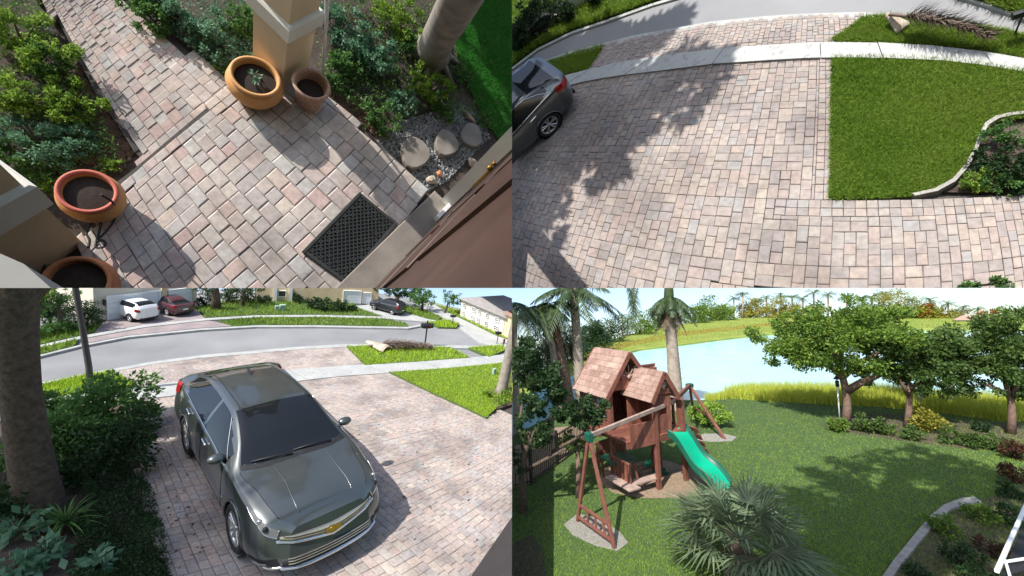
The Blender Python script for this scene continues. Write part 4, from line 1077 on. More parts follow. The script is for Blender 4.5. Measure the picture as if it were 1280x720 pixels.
# curved bed with concrete edging
edge = [(1290, 143), (1262, 146), (1244, 150), (1231, 158), (1223, 172), (1217, 190), (1206, 210), (1190, 228), (1168, 240), (1140, 246)]
b = MB(); L3 = [TR.P(x, y, .0) for x, y in edge]
Li = [TR.P(x + 3, y + 2, .0) for x, y in edge]
L3 = [TR.P(x - 1, y - 1, .0) for x, y in edge]
b.prism(L3 + Li[::-1], -.05, .035)
tag(put(b, 'bed_edging', 'rock', TR), 'curved concrete edging between the lawn and the shrub bed', 'edging')
sheet(TR, 'shrub_bed', [(1290, 146), (1246, 153), (1233, 162), (1225, 180), (1215, 202), (1200, 222), (1178, 240), (1290, 242)], -.01, 'soil')
for px, py, rp, lab, mat in [(1262, 168, 22, 'dark green shrub at the top of the bed beside the lawn', 'leaf'), (1250, 198, 24, 'broad shrub in the middle of the curved bed', 'leaf_dark'), (1274, 208, 22, 'dark shrub at the right edge of the curved bed', 'leaf_dark'), (1222, 224, 16, 'low lime green shrub where the edging meets the pavers', 'leaf_lime'), (1250, 228, 17, 'green shrub spilling over the pavers', 'leaf'), (1278, 232, 14, 'small dark shrub at the right end of the paver row', 'leaf_dark')]:
    shrub(TR, px, py, rp * 1.1, lab, mat, 3.6, 1500, .6, group='shrubs in the curved bed', clumps=34)
for px, py, rp, lab in [(1250, 352, 11, 'small green plant at the lower right corner of the driveway'), (1212, 358, 8, 'low sprouting plant just left of the lower right corner plant')]:
    shrub(TR, px, py, rp, lab, 'leaf', 4, 380, .6)
shrub(TR, 674, 99, 11, 'dark low shrub behind the parked grey car by the sidewalk', 'leaf_dark', 3, 500, .7)
shrub(TR, 655, 104, 9, 'dark low shrub left of the other one behind the grey car', 'leaf_dark', 3, 380, .7)
# fallen palm frond with its sheath
def frond_pile(fr, a, b_, tip, sh0, sh1, lab1, lab2, base_h=.0):
    p0, p1, p2 = fr.P(*a, .12), fr.P(*b_, .2), fr.P(*tip, .1); t = thing(fr, 'palm_frond', fr.P(*b_), lab1, 'palm frond')
    o = fr.P(*b_); b = MB(); S = [p0 - o, p1 - o, p2 - o]; L = (p2 - p0).length
    spine = [S[0] * (1 - k) ** 2 + S[1] * 2 * k * (1 - k) + S[2] * k * k for k in np.linspace(0, 1, 14)]
    b.tube(spine, [.045 * L / 2.2 * (1 - .75 * k) for k in np.linspace(0, 1, 14)], 6); put(b, 'midrib', 'twig', fr, t)
    V = []
    d = (S[2] - S[0]).normalized(); s = Vector((-d.y, d.x, 0)); up = Vector((0, 0, 1))
    for k in range(950):
        q = random.uniform(.18, 1); i = q * 13; p = spine[int(i)] if int(i) >= 13 else spine[int(i)].lerp(spine[int(i) + 1], i % 1)
        dirn = (d * random.uniform(.2, .9) + s * random.choice((-1, 1)) * random.uniform(.15, .8) + up * random.uniform(-.05, 1.1)).normalized(); l = L * random.uniform(.10, .24) * (1.15 - q * .5)
        w = d.cross(dirn); w = (w.normalized() if w.length > .01 else s) * L * .0042
        e = p + dirn * l - up * l * .12; m = p + dirn * l * .5 + up * l * .05
        V += [p - w, p + w, m + w, m - w, m - w, m + w, e + w * .2, e - w * .2]
    V = np.array([tuple(v) for v in V]); V[:, 2] = np.maximum(V[:, 2], .015); tag(quads_obj('leaflet', V, 'twig', fr, t), kind='stuff')
    # curved boat-shaped sheath
    q0, q1 = fr.P(*sh0, .10), fr.P(*sh1, .02); dd = q1 - q0; l = dd.length; dd.normalize(); side = Vector((-dd.y, dd.x, 0)).normalized(); vs = []; fs = []; n, m = 14, 10
    for sgn in (0, 1):
        for i in range(n + 1):
            k = i / n; w = l * (.10 + .24 * k ** 1.2) * (1 if k < .9 else 1 - (k - .9) * 3)
            for j in range(m + 1):
                a = -1.25 + 2.5 * j / m; vs.append(q0 + dd * l * k + side * w * sin(a) + up * (w * .75 * cos(a) + .02 * l - sgn * .012))
    W_ = m + 1
    for sgn in (0, 1):
        for i in range(n):
            for j in range(m):
                o_ = sgn * (n + 1) * W_; f = (o_ + i * W_ + j, o_ + i * W_ + j + 1, o_ + (i + 1) * W_ + j + 1, o_ + (i + 1) * W_ + j); fs.append(f if sgn else f[::-1])
    b = MB(); b.add(vs, fs, True); tag(put(b, 'frond_sheath', 'sheath', fr), lab2, 'palm sheath')
frond_pile(TR, (1112, 18), (1175, 22), (1236, 46), (1109, 18), (1130, 38), 'dry brown palm frond lying along the verge lawn by the road', 'pale boat shaped palm sheath lying on the verge grass')
# mailbox
def mailbox(fr, base, top, label, group=None, wpx=14):
    c = fr.P(*base); H = fr.tall(c, top); t = thing(fr, 'mailbox', c, label, 'mailbox', group); k = fr.mpp(c)
    b = MB(); b.beam((0, 0, 0), (0, 0, H * .75), .045 * H, .045 * H, .004); b.beam((-.14 * H, 0, H * .72), (.14 * H, 0, H * .72), .04 * H, .03 * H, .003); put(b, 'post', 'black', fr, t)
    b = MB(); pr = [(-.10, .0), (.10, .0), (.10, .10), (.07, .16), (0, .185), (-.07, .16), (-.10, .10)]; w = H * .9
    n = len(pr); L_ = .22 * H; vs = [(s * L_, y * w, H * .745 + z * w) for s in (-1, 1) for y, z in pr]
    b.add(vs, [tuple(range(n))[::-1], tuple(range(n, 2 * n))] + [(i, (i + 1) % n, n + (i + 1) % n, n + i) for i in range(n)]); put(b, 'box', 'black', fr, t)
    b = MB(); b.lathe([(0, .0), (.03 * H, .02 * H), (.02 * H, .05 * H), (.035 * H, .07 * H), (0, .11 * H)], (0, 0, H * .745 + .18 * w), 10); put(b, 'finial', 'black', fr, t)
    b = MB(); b.box((L_ * .5, -.1 * w - .006, H * .8), (.03 * H, .01, .12 * H), bev=.002); put(b, 'flag', 'lamp_red', fr, t)
    return t
mailbox(TR, (1267, 46), 8, 'black mailbox on a post beside the road at the far right of the driveway')
mailbox(TR, (687, 46), 36, 'tiny dark mailbox across the road near the dark hedge')
# hedges and house beyond
for px, py, rp, lab in [(650, 30, 22, 'dark tree mass at the far left beyond the road'), (682, 8, 22, 'dark tree behind the far parked car'), (665, 12, 20, 'dark tree between the far car and the left edge'), (705, 12, 14, 'dark hedge bush beside the pale far house'), (643, 52, 12, 'dark bush left of the far parked car'), (742, -8, 14, 'dark bush right of the pale far house')]:
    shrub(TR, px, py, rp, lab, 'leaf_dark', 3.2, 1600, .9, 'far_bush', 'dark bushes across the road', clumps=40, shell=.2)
fh = TR.P(722, 12); t = thing(TR, 'house', fh, 'pale house front glimpsed across the road at the top', 'house'); k = TR.mpp(fh)
b = MB(); b.box((0, k * 14, k * 14), (k * 26, k * 20, k * 28), .35, bev=.02); put(b, 'wall', 'stucco_pale', TR, t)
b = MB(); b.box((k * 2, -k * 1 + k * 4, k * 10), (k * 16, k * 1.6, k * 18), .35, bev=.01); put(b, 'garage_door', 'door_white', TR, t)
fcar = make_car(TR, 'far_car', SEDAN, 'dark parked car glimpsed across the road under the trees', 'car', 'paint_black', False, nx=44, nv=22)
pp = TR.P(688, 30); fcar.matrix_world = TR.M @ Matrix.Translation(pp) @ Matrix.Rotation(atan2((TR.P(716, 20) - TR.P(666, 48)).y, (TR.P(716, 20) - TR.P(666, 48)).x), 4, 'Z') @ Matrix.Scale(58 * TR.mpp(pp) / 4.6, 4) @ Matrix.Translation((-1.3, 0, 0))

# unseen trees, added only for their shade on the drives and back lawn
def added_shade_tree(fr, spots, foot, lab, leaf, n, mat='leaf_dark', name='added_shade_tree'):
    sl_ = (fr.M.to_3x3().inverted() @ SUN).normalized(); f = Vector(foot); t = thing(fr, name, f, lab, 'tree'); ells = []; b = MB()
    for (px, py, r, tt) in spots:
        if isinstance(px, Vector): r = py
        q = (fr.P(px, py) + sl_ * tt - f) if not isinstance(px, Vector) else (fr.M.inverted() @ px) - f; ells.append((tuple(q), (r, r, r * .45)))
    cen = sum((Vector(e[0]) for e in ells), Vector()) / len(ells); R0 = .05 * cen.length
    b.tube([(0, 0, -.1), Vector((cen.x * .1, cen.y * .1, cen.z * .4)), Vector((cen.x * .5, cen.y * .5, cen.z * .75)), cen], [R0 * 1.2, R0, R0 * .7, R0 * .3], 12, jitter=.05)
    for e in ells: b.tube([Vector((cen.x * .3, cen.y * .3, cen.z * .6)), (cen + Vector(e[0])) * .5 - Vector((0, 0, R0)), Vector(e[0])], [R0 * .6, R0 * .4, R0 * .15], 7)
    put(b, 'trunk', 'bark', fr, t); foliage(fr, 'crown', ells, n, leaf, mat, t, len(ells) * 16, .42, .1)
    for o in [t] + list(t.children): fr.objs.remove(o)          # stands outside the four views: not trimmed to them
    return t
added_shade_tree(TR, [(770, 150, .55, 4.6), (820, 115, .55, 4.6), (715, 140, .5, 4.6), (740, 200, .5, 4.6), (690, 215, .45, 4.6), (680, 270, .4, 4.6), (860, 95, .45, 4.6), (650, 300, .35, 4.6), (800, 50, .6, 4.6), (720, 75, .6, 4.6)], TR.P(520, -40), 'large leafy tree added beyond the left edge to shade the upper driveway', .16, 9000)
# ================================================================== lower left: the front drive with the parked car
sheet(BL, 'street_ground', [(-200, 366), (60, 362), (330, 362), (470, 366), (535, 376), (600, 391), (700, 418), (700, 900), (-200, 900)], -.04, 'asphalt', z0=-.4)
dr_edge_top = [(185, 498), (365, 477), (425, 470), (486, 466)]
DRV = [(175, 500), (185, 498), (365, 477), (425, 470), (486, 466), (545, 494), (608, 523), (660, 500), (660, 740), (205, 740), (203, 690), (192, 640), (182, 600), (178, 560), (180, 520)]
driveB = sheet(BL, 'driveway', DRV, -.015, 'joint', z0=-.06)
UB = .0232
paving(BL, 'BL', [(170, 500), (185, 497), (365, 476), (425, 469), (487, 465), (545, 493), (608, 522), (650, 498), (650, 740), (196, 740), (196, 690), (184, 640), (175, 600), (172, 560), (172, 520)], UB, .012, driveB, 'paver', 'pavef', 'pavef_s',
       origin=(.02, .01), keep=300, thick=.04, cham=.12, gap=.05, bounds=(-1.2, .2, 3.2, 3.4), quad=(0, 360, 640, 720), jit=.003)
apB = [(172, 483), (140, 463), (190, 454), (250, 446), (320, 440), (370, 435), (432, 432), (456, 456), (445, 457), (335, 465), (225, 478)]
apron2 = sheet(BL, 'driveway_apron', apB, -.01, 'joint', z0=-.05)
paving(BL, 'BL', [(168, 484), (136, 463), (190, 453), (250, 445), (320, 439), (370, 434), (434, 431), (458, 456), (445, 457.5), (335, 466), (225, 479)], UB * .8, .012, apron2, 'paver', 'pavef', 'pavef_s', origin=(0, 2), keep=0, thick=.03, gap=.06, bounds=(-2, 1.5, 4, 6), quad=(0, 360, 640, 720))
sT = [(-20, 511), (0, 508), (60, 497), (172, 483), (225, 477), (335, 464), (445, 456), (520, 452), (588, 447), (660, 440)]
sB = [(-20, 530), (0, 526), (70, 511), (185, 498), (365, 477), (425, 470), (486, 466), (560, 461), (610, 456), (660, 450)]
swb = thing(BL, 'sidewalk', BL.P(300, 475), None, None); tag(swb, kind='structure')
slab_strip(BL, sT, sB, [(-20, -20), (80, 84), (172, 185), (270, 285), (360, 385), (455, 483), (530, 552), (600, 620), (660, 660)], .03, swb, BL.P(300, 475))
nc = [(-20, 494), (0, 489), (42, 480), (100, 468), (140, 461), (190, 452), (250, 444), (320, 438), (370, 433.5), (432, 430), (520, 430), (590, 432), (660, 434)]
curb(BL, nc, 3.5, -.06, .02)
# lawns by the drive
def lawn(fr, poly, h, soil, n, hgt, gm, name='lawn'):
    sheet(fr, name, poly, h, soil, z0=h - .07); grass(fr, name + '_grass', poly, n, hgt, gm, h, .1, .6)
lawn(BL, [(-20, 494), (42, 483), (100, 470), (140, 463.5), (172, 483), (60, 497), (-20, 512)], .035, 'turf', 6000, .08, 'grass_bright', 'verge_lawn')
lawn(BL, [(433, 433), (460, 432), (520, 432.5), (562, 434), (588, 447), (520, 452), (456, 456)], .035, 'turf', 6000, .08, 'grass_bright', 'verge_lawn')
lawn(BL, [(585, 434.5), (628, 431), (632, 437), (612, 446)], .035, 'turf', 1200, .08, 'grass_bright', 'verge_lawn')
LR = [(487, 465), (560, 460), (612, 455), (660, 449), (660, 494), (620, 510), (608, 522), (575, 506.5), (545, 493)]
lawn(BL, LR, .05, 'turf', 30000, .05, 'grass_bright', 'front_lawn')
b = MB(); pts = [(486, 466), (515, 479), (545, 493.5), (575, 507), (608, 523)]
for a, c in zip(pts[:-1], pts[1:]):
    b.beam(BL.P(*a, .0), BL.P(*c, .0), .05, .07, .004)
tag(put(b, 'lawn_edging', 'bark', BL), 'dark edging strip along the triangular front lawn', 'edging')
# bed with palm trunk at the right
sheet(BL, 'palm_bed', [(604, 489), (640, 470), (660, 470), (660, 500), (622, 511)], .056, 'soil', z0=-.02)
for px, py, rp, lab in [(612, 492, 9, 'low shrub at the left foot of the pale palm trunk'), (624, 500, 10, 'low shrub in front of the pale palm trunk'), (634, 492, 10, 'low shrub at the right edge behind the lawn corner')]:
    shrub(BL, px, py, rp, lab, 'leaf_lime', 2.6, 500, .6, group='shrubs round the palm foot')
pb = BL.P(626, 492); t = thing(BL, 'palm_tree', pb, 'pale smooth palm trunk at the right edge of the front lawn', 'palm tree'); r = 6.2 * BL.mpp(pb); H_ = BL.tall(pb, 350)
b = MB(); b.tube([(0, 0, 0), (.05 * r, 0, r), (.5 * r, 0, H_ * .3), (r * .9, 0, H_ * .7), (r * 1.2, 0, H_)], [r * 1.5, r * 1.15, r, r * .9, r * .9], 14, jitter=.02); put(b, 'trunk', 'bark_grey', BL, t)
# utility boxes
def ubox(fr, px, py, w, h, lab, mat='util', group=None, name='utility_box'):
    c = fr.P(px, py); k = fr.mpp(c); t = thing(fr, name, c, lab, 'utility box', group); b = MB(); b.box((0, 0, h * k * .47), (w * k, w * k * .8, h * k * .94), .2, bev=k * .5); put(b, 'cabinet', mat, fr, t)
    b = MB(); b.box((0, 0, h * k * .97), (w * k * 1.08, w * k * .88, h * k * .07), .2, bev=k * .3); put(b, 'lid', mat, fr, t)
ubox(BL, 617, 470, 4, 10, 'narrow green utility box beside the pale palm trunk')
# the car
CARP = (-1.068, 7.994, -1.257)
car = make_car(BL, 'parked_car', HATCH, 'grey hatchback parked nose first toward the viewer on the paver driveway', 'car', 'paint_grey')
l_ = Vector((-sin(CARP[2]), cos(CARP[2]), 0)); cpos = Vector((CARP[0], CARP[1], 0)) + l_ * .9 + Vector((cos(CARP[2]), sin(CARP[2]), 0)) * .05
car.matrix_world = BL.M @ Matrix.Translation(cpos + Vector((0, 0, .012))) @ Matrix.Rotation(CARP[2], 4, 'Z') @ Matrix.Scale(.96, 4)
# the same car seen from behind in the upper right view
wr = TR.P(694, 166, .012); wd = TR.P(645, 214, .012) - wr; ang = atan2(wd.y, wd.x)
ks = 40 * TR.mpp(TR.P(695, 145)) / .67 * .84
car2 = copy_tree(car, TR, Matrix.Translation(wr) @ Matrix.Rotation(ang, 4, 'Z') @ Matrix.Scale(ks, 4) @ Matrix.Diagonal((1, 1, .8, 1)) @ Matrix.Translation((0, -.9, 0)), 'grey hatchback at the left edge of the driveway seen from behind its rear wheel')
car2['group'] = car['group'] = 'the grey hatchback in two views'; del car['group']; del car2['group']
# lamp post
lp = BL.P(114, 492); t = thing(BL, 'lamp_post', lp, 'dark slim lamp post rising behind the leafy bushes', 'lamp post'); k = BL.mpp(lp)
tp = BL.P(98, 350, 0); H_ = BL.tall(lp, 352); b = MB(); ln = Vector((-10 * k, 0, 0)); b.tube([(0, 0, 0), ln * .1 + Vector((0, 0, H_ * .25)), ln * .5 + Vector((0, 0, H_ * .6)), ln + Vector((0, 0, H_))], [3.6 * k, 3.3 * k, 3.1 * k, 2.9 * k], 12); put(b, 'shaft', 'pole', BL, t)
b = MB(); b.tube([(0, 0, 0), (0, 0, 8 * k)], [5.5 * k, 4.2 * k], 12); put(b, 'base', 'pole', BL, t)
# big tree at the left
tb = BL.P(52, 640); k = BL.mpp(tb); t = thing(BL, 'oak_tree', tb, 'thick rough barked tree trunk at the left edge among the shrubs', 'tree'); H_ = BL.tall(tb, 345)
b = MB()
def P_up(px, py, base):                                   # the point over the plane through base, facing the viewer, seen at a pixel
    n = Vector((base.x, base.y, 0)).normalized(); o = Vector((0, 0, BL.H)); d = BL.P(px, py, 0) - o if False else (BL.Rl.transposed() @ Vector((px - 640, 360 - py, -F)))
    return o + d * ((base - o).dot(n) / d.dot(n))
cl = [(60, 668, 30), (50, 640, 24), (44, 600, 21), (34, 550, 19), (27, 500, 18.5), (23, 450, 18), (21, 400, 18.5), (20, 370, 20), (14, 345, 21)]
pts = [P_up(x, y, tb) - tb for x, y, _ in cl]; b.tube(pts, [r_ * BL.mpp(p + tb) for (_, _, r_), p in zip(cl, pts)], 22, jitter=.05); put(b, 'trunk', 'bark', BL, t)
b = MB(); q0 = P_up(22, 385, tb) - tb; q1 = P_up(60, 352, tb) - tb; b.tube([q0, (q0 + q1) / 2, q1], [10 * k, 8 * k, 7 * k], 10); put(b, 'limb', 'bark', BL, t)
# shrubs on the left
for px, py, rp, lab, mat, lp_, n in [
    (140, 500, 46, 'large rounded shrub beside the driveway behind the car', 'leaf', 6.5, 3600), (150, 545, 44, 'dense dark shrub below the big rounded shrub by the drive', 'leaf_dark', 6, 2800), (92, 535, 40, 'leafy shrub between the thick trunk and the big rounded shrub', 'leaf', 6.5, 2400), (70, 498, 22, 'small shrub behind the thick trunk', 'leaf', 5.5, 900),
    (12, 560, 30, 'pale green shrub at the left edge behind the thick trunk', 'leaf', 7, 900), (18, 620, 34, 'dark shrub left of the thick trunk', 'leaf_dark', 7, 1200), (85, 590, 26, 'dark shrub just right of the thick trunk', 'leaf_dark', 6, 1100)]:
    shrub(BL, px, py, rp, lab, mat, lp_, n, .85, group='shrubs left of the driveway', clumps=60, shell=.3)
sheet(BL, 'planting_bed', [(-60, 520), (60, 512), (176, 500), (178, 560), (184, 600), (194, 640), (206, 690), (212, 760), (-60, 760)], -.01, 'soil', z0=-.06)
COVER = [(112, 596), (150, 585), (178, 590), (194, 636), (207, 690), (214, 740), (90, 740), (100, 640)]
V = px_to_local(BL, sample_px(COVER, 16000), .05); bumpy = .10 + .10 * np.sin(V[:, 0] * 5) * np.cos(V[:, 1] * 4.3) + .05 * np.sin(V[:, 0] * 13 + V[:, 1] * 11)
V[:, 2] += np.maximum(0, bumpy) + RNG.uniform(-.04, .05, len(V)); tag(quads_obj('ground_cover', leaf_quads(V, .036, .35, None, .5), 'leaf_dark', BL), kind='stuff')
bs = BL.P(82, 655, .1); bt = thing(BL, 'bromeliad', Vector((bs.x, bs.y, 0)), 'spiky bromeliad with reddish lower leaves beside the trunk', 'plant')
blades(BL, bt, 'leaf', (0, 0, .12), 60, .62, .012, 'leaf', (.2, 1.3), .7); blades(BL, bt, 'dry_leaf', (0, 0, .06), 30, .5, .012, 'leaf_red', (-.1, .6), .8)
for px, py, rp, lab in [(30, 655, 22, 'broad leafed plant at the foot of the thick trunk'), (55, 690, 24, 'large leafed plant in the lower left corner'), (20, 705, 24, 'big leafed plant at the very lower left corner'), (120, 705, 20, 'broad leafed seedling rising through the ground cover')]:
    shrub(BL, px, py, rp, lab, 'leaf_blue', 13, 110, .8, group='broad leafed plants in the lower left bed', aspect=.55, up=.1, cat='plant', name='leafy_plant', clumps=24)
# pile on the verge, mailbox
frond_pile(BL, (462, 432), (500, 430), (536, 434), (459, 428), (484, 440), 'dry branchy palm frond piled on the verge by the mailbox', 'brown curled palm sheath on the bright verge grass')
mailbox(BL, (531, 433), 401, 'black mailbox at the street beside the frond pile', None)
mailbox(BL, (565, 408), 392, 'small black mailbox on the island of grass across the street'); mailbox(BL, (621, 430), 413, 'small black mailbox near the right edge across the street')
b = MB(); c = BL.P(629, 434); k = BL.mpp(c); t = thing(BL, 'street_sign', c, 'small red sign at the right edge beside the pale palm trunk', 'sign'); b.beam((0, 0, 0), (0, 0, 8 * k), k * .7, k * .7, 0); put(b, 'post', 'black', BL, t); b = MB(); b.box((0, 0, 8 * k), (3 * k, k * .6, 6 * k), .3, bev=k * .2); put(b, 'panel', 'lamp_red', BL, t)
# across the street
farsw_b = [(-20, 447), (40, 437), (100, 423.5), (180, 409), (260, 400), (320, 396.5), (395, 396), (480, 398), (545, 403)]
farsw_t = [(-20, 443), (40, 433.5), (100, 420), (180, 406), (260, 397.5), (320, 394), (395, 393.5), (480, 395.5), (545, 400)]
sheet(BL, 'far_walk', farsw_t + farsw_b[::-1], .03, 'concrete', z0=-.05)
farcurb = [(-20, 458), (39, 446), (100, 431), (160, 419.5), (250, 410.5), (320, 406.5), (395, 406.5), (510, 408.5), (535, 404)]
curb(BL, farcurb, 2.0, -.06, .02, 'far_curb')
def flat(nm, poly, h, mat, n=0, gm='grass', hg=.1): 
    sheet(BL, nm, poly, h, mat, z0=h - .08)
    if n: grass(BL, nm + '_grass', poly, n, hg, gm, h, .12)
flat('far_verge', [(-20, 447.5), (40, 437.5), (98, 424.5), (92, 432.5), (39, 446), (-20, 458)], .02, 'turf', 900)
flat('far_verge', [(272, 402), (320, 397), (395, 396.5), (480, 398.5), (508, 404), (510, 408), (395, 406), (320, 406), (292, 407.5)], .02, 'turf', 3000, 'grass')
M['pave_far'] = plain('far_pavers', (.27, .22, .22), (.19, .165, .17), 3, .85, bumps=.3, bscale=12)
flat('far_apron', [(103, 423), (180, 409.5), (260, 400.5), (270, 402), (290, 407.5), (250, 410), (160, 419), (112, 428)], .012, 'pave_far')
flat('far_driveway', [(126, 404), (150, 395), (243, 384), (256, 398), (180, 406), (117, 416)], .016, 'pave_far')
flat('far_lawn', [(244, 384), (300, 374), (380, 374), (440, 378), (450, 386), (478, 395), (395, 393), (320, 393.5), (258, 397)], .02, 'turf', 5000, 'grass')
flat('far_driveway', [(446, 383), (470, 379), (508, 391), (542, 400), (482, 395.5)], .016, 'concrete')
flat('far_lawn', [(470, 379), (500, 381), (530, 387), (553, 397), (542, 400.5), (508, 391)], .02, 'turf', 1500, 'grass')
flat('grass_island', [(534, 403), (558, 399.5), (574, 404.5), (570, 409.5), (548, 409)], .02, 'turf', 900, 'grass_bright')
flat('far_lawn', [(-20, 446), (40, 433), (100, 419.5), (118, 415.5), (128, 403), (70, 410), (30, 416), (-20, 420)], .02, 'turf_dark', 1800, 'grass_yard')
flat('far_lawn', [(545, 381), (560, 384), (600, 395), (660, 414), (660, 432), (620, 419), (583, 401), (556, 388)], .02, 'turf', 2500, 'grass_bright')
flat('far_road', [(520, 378), (545, 381), (556, 388), (583, 401), (640, 425), (640, 440), (600, 428), (575, 410), (575, 404), (553, 397), (530, 386)], .004, 'concrete')
# houses
def P_h(fr, px, py, base):
    n = Vector((base.x, base.y, 0)); o = Vector((0, 0, fr.H)); n = n.normalized(); d = fr.Rl.transposed() @ Vector((px - 640, 360 - py, -F))
    return o + d * ((base - o).dot(n) / d.dot(n))
class Facade:
    """a wall between two ground points; boxes are laid on it in pixels along the base and metres up"""
    def __init__(s, fr, a, b):
        s.fr = fr; s.A = fr.P(*a); s.B = fr.P(*b); s.a = a; s.b = b; d = s.B - s.A; s.L = d.length; s.d = d.normalized(); n = Vector((-s.d.y, s.d.x, 0))
        if n.dot(-s.A) > 0: n = -n                         # n points away from the viewer
        s.n = n; s.R = Matrix((s.d, n, (0, 0, 1))).transposed()
    def box(s, b, u0, u1, z0, z1, o0, o1, bev=0):
        return b.box(s.d * (u0 + u1) / 2 + s.n * (o0 + o1) / 2 + Vector((0, 0, (z0 + z1) / 2)), (u1 - u0, o1 - o0, z1 - z0), rot=s.R, bev=bev)
    def u(s, px):                                           # distance along the wall of the ground point under column px
        lo, hi = -1.0, 2.0
        for _ in range(40):
            m = (lo + hi) / 2
            if s.fr.px(s.A + (s.B - s.A) * m)[0] < px: lo = m
            else: hi = m
        return lo * s.L
    def z(s, px, py):
        return s.fr.tall(s.A + s.d * s.u(px), py)
def window(fac, parent, u0, u1, z0, z1, bars=(2, 2)):
    f = MB(); w = (u1 - u0) * .07; 
    for (a, c, e, g) in ((u0, u1, z0, z0 + w), (u0, u1, z1 - w, z1), (u0, u0 + w, z0 + w, z1 - w), (u1 - w, u1, z0 + w, z1 - w)): fac.box(f, a, c, e, g, -.05, .02)
    for i in range(1, bars[0]): x = u0 + (u1 - u0) * i / bars[0]; fac.box(f, x - w * .3, x + w * .3, z0 + w, z1 - w, -.035, .02)
    for i in range(1, bars[1]): y = z0 + (z1 - z0) * i / bars[1]; fac.box(f, u0 + w, u1 - w, y - w * .3, y + w * .3, -.032, .018)
    fr_ = put(f, 'window', 'white', fac.fr, parent); g = MB(); fac.box(g, u0 + w, u1 - w, z0 + w, z1 - w, .0, .012); put(g, 'pane', 'pane', fac.fr, fr_)
def garage(fac, parent, u0, u1, z1, rows=4):
    d = MB(); fac.box(d, u0, u1, 0, z1, -.02, .02); dr = put(d, 'garage_door', 'door_white', fac.fr, parent)
    for i in range(rows):
        p = MB(); h = z1 / rows; fac.box(p, u0 + .01, u1 - .01, h * i + h * .04, h * (i + 1) - h * .02, -.034, -.02, .004); put(p, 'door_panel', 'door_white', fac.fr, dr)
    f = MB(); w = (u1 - u0) * .045; fac.box(f, u0 - w, u0, 0, z1 + w, -.05, .02); fac.box(f, u1, u1 + w, 0, z1 + w, -.05, .02); fac.box(f, u0, u1, z1, z1 + w, -.05, .02); put(f, 'door_frame', 'white', fac.fr, parent)
f1 = Facade(BL, (118, 403), (244, 384)); h1 = thing(BL, 'house', f1.A, 'cream house across the street with a wide pale garage door', 'house')
b = MB(); f1.box(b, 0, f1.L, 0, 4.2, .0, 4.0); put(b, 'wall', 'stucco_pale', BL, h1)
zg = f1.z(166, 368.5); garage(f1, h1, f1.u(136), f1.u(198), zg); zg2 = f1.z(225, 361); garage(f1, h1, f1.u(211), f1.u(238), zg2 * .98)
b = MB(); f1.box(b, f1.u(201), f1.u(208), 0, 4, -.06, 0); put(b, 'pillar', 'stucco', BL, h1); b = MB(); f1.box(b, f1.u(240), f1.u(244), 0, 4, -.06, 0); put(b, 'pillar', 'stucco_pale', BL, h1)
b = MB(); f1.box(b, f1.u(129), f1.u(131.5), zg * .7, zg * .95, -.1, 0, .01); put(b, 'wall_lamp', 'black', BL, h1)
f2 = Facade(BL, (318, 376.5), (472, 380)); h2 = thing(BL, 'house', f2.A, 'tan house across the street behind the trimmed hedge', 'house')
b = MB(); f2.box(b, 0, f2.L, 0, 3.5, 0, 4.0); put(b, 'wall', 'stucco', BL, h2)
garage(f2, h2, f2.u(429), f2.u(450), f2.z(440, 364)); garage(f2, h2, f2.u(453), f2.u(463), f2.z(458, 366))
for x in (342, 361): b = MB(); f2.box(b, f2.u(x), f2.u(x + 4), 0, 3, -.12, 0); put(b, 'pillar', 'white', BL, h2)
window(f2, h2, f2.u(347), f2.u(357), f2.z(352, 371), f2.z(352, 363), (1, 1))
f3 = Facade(BL, (575, 395.5), (628, 420)); h3 = thing(BL, 'house', f3.A, 'two storey cream house at the far right with rows of windows', 'house'); 
b = MB(); z3_ = f3.z(600, 384); f3.box(b, 0, f3.L, 0, z3_, 0, 2.5); put(b, 'wall', 'stucco_pale', BL, h3)
for x0, x1, y0, y1 in ((578, 580.5, 0, 0), (588, 593, 0, 0), (596, 599, 0, 0), (606, 609, 0, 0), (617, 622, 0, 0)):
    for q0, q1 in ((.14, .38), (.58, .82)): window(f3, h3, f3.u(x0), f3.u(x1), z3_ * q0, z3_ * q1, (2, 2))
rf = MB(); e = .15; L = f3.L
P_ = [f3.d * u + f3.n * o + Vector((0, 0, z)) for u, o, z in ((-e, -e, z3_), (L + e, -e, z3_), (L + e, 2.6, z3_), (-e, 2.6, z3_), (L * .2, 1.2, z3_ * 1.22), (L * .8, 1.2, z3_ * 1.22))]
rf.add(P_, [(0, 1, 5, 4), (1, 2, 5), (2, 3, 4, 5), (3, 0, 4), (3, 2, 1, 0)]); put(rf, 'roof', 'roof_grey', BL, h3)
f4 = Facade(BL, (628, 420), (650, 431)); h4 = thing(BL, 'house', f4.A, 'small part of an orange tan house at the far right edge', 'house'); b = MB(); f4.box(b, 0.02, f4.L, 0, f4.z(632, 394), 0, 2); put(b, 'wall', 'stucco', BL, h4); b = MB(); f4.box(b, -.05, f4.L, f4.z(632, 394), f4.z(632, 391), -.1, 2.1); put(b, 'roof', 'roof_tile', BL, h4)
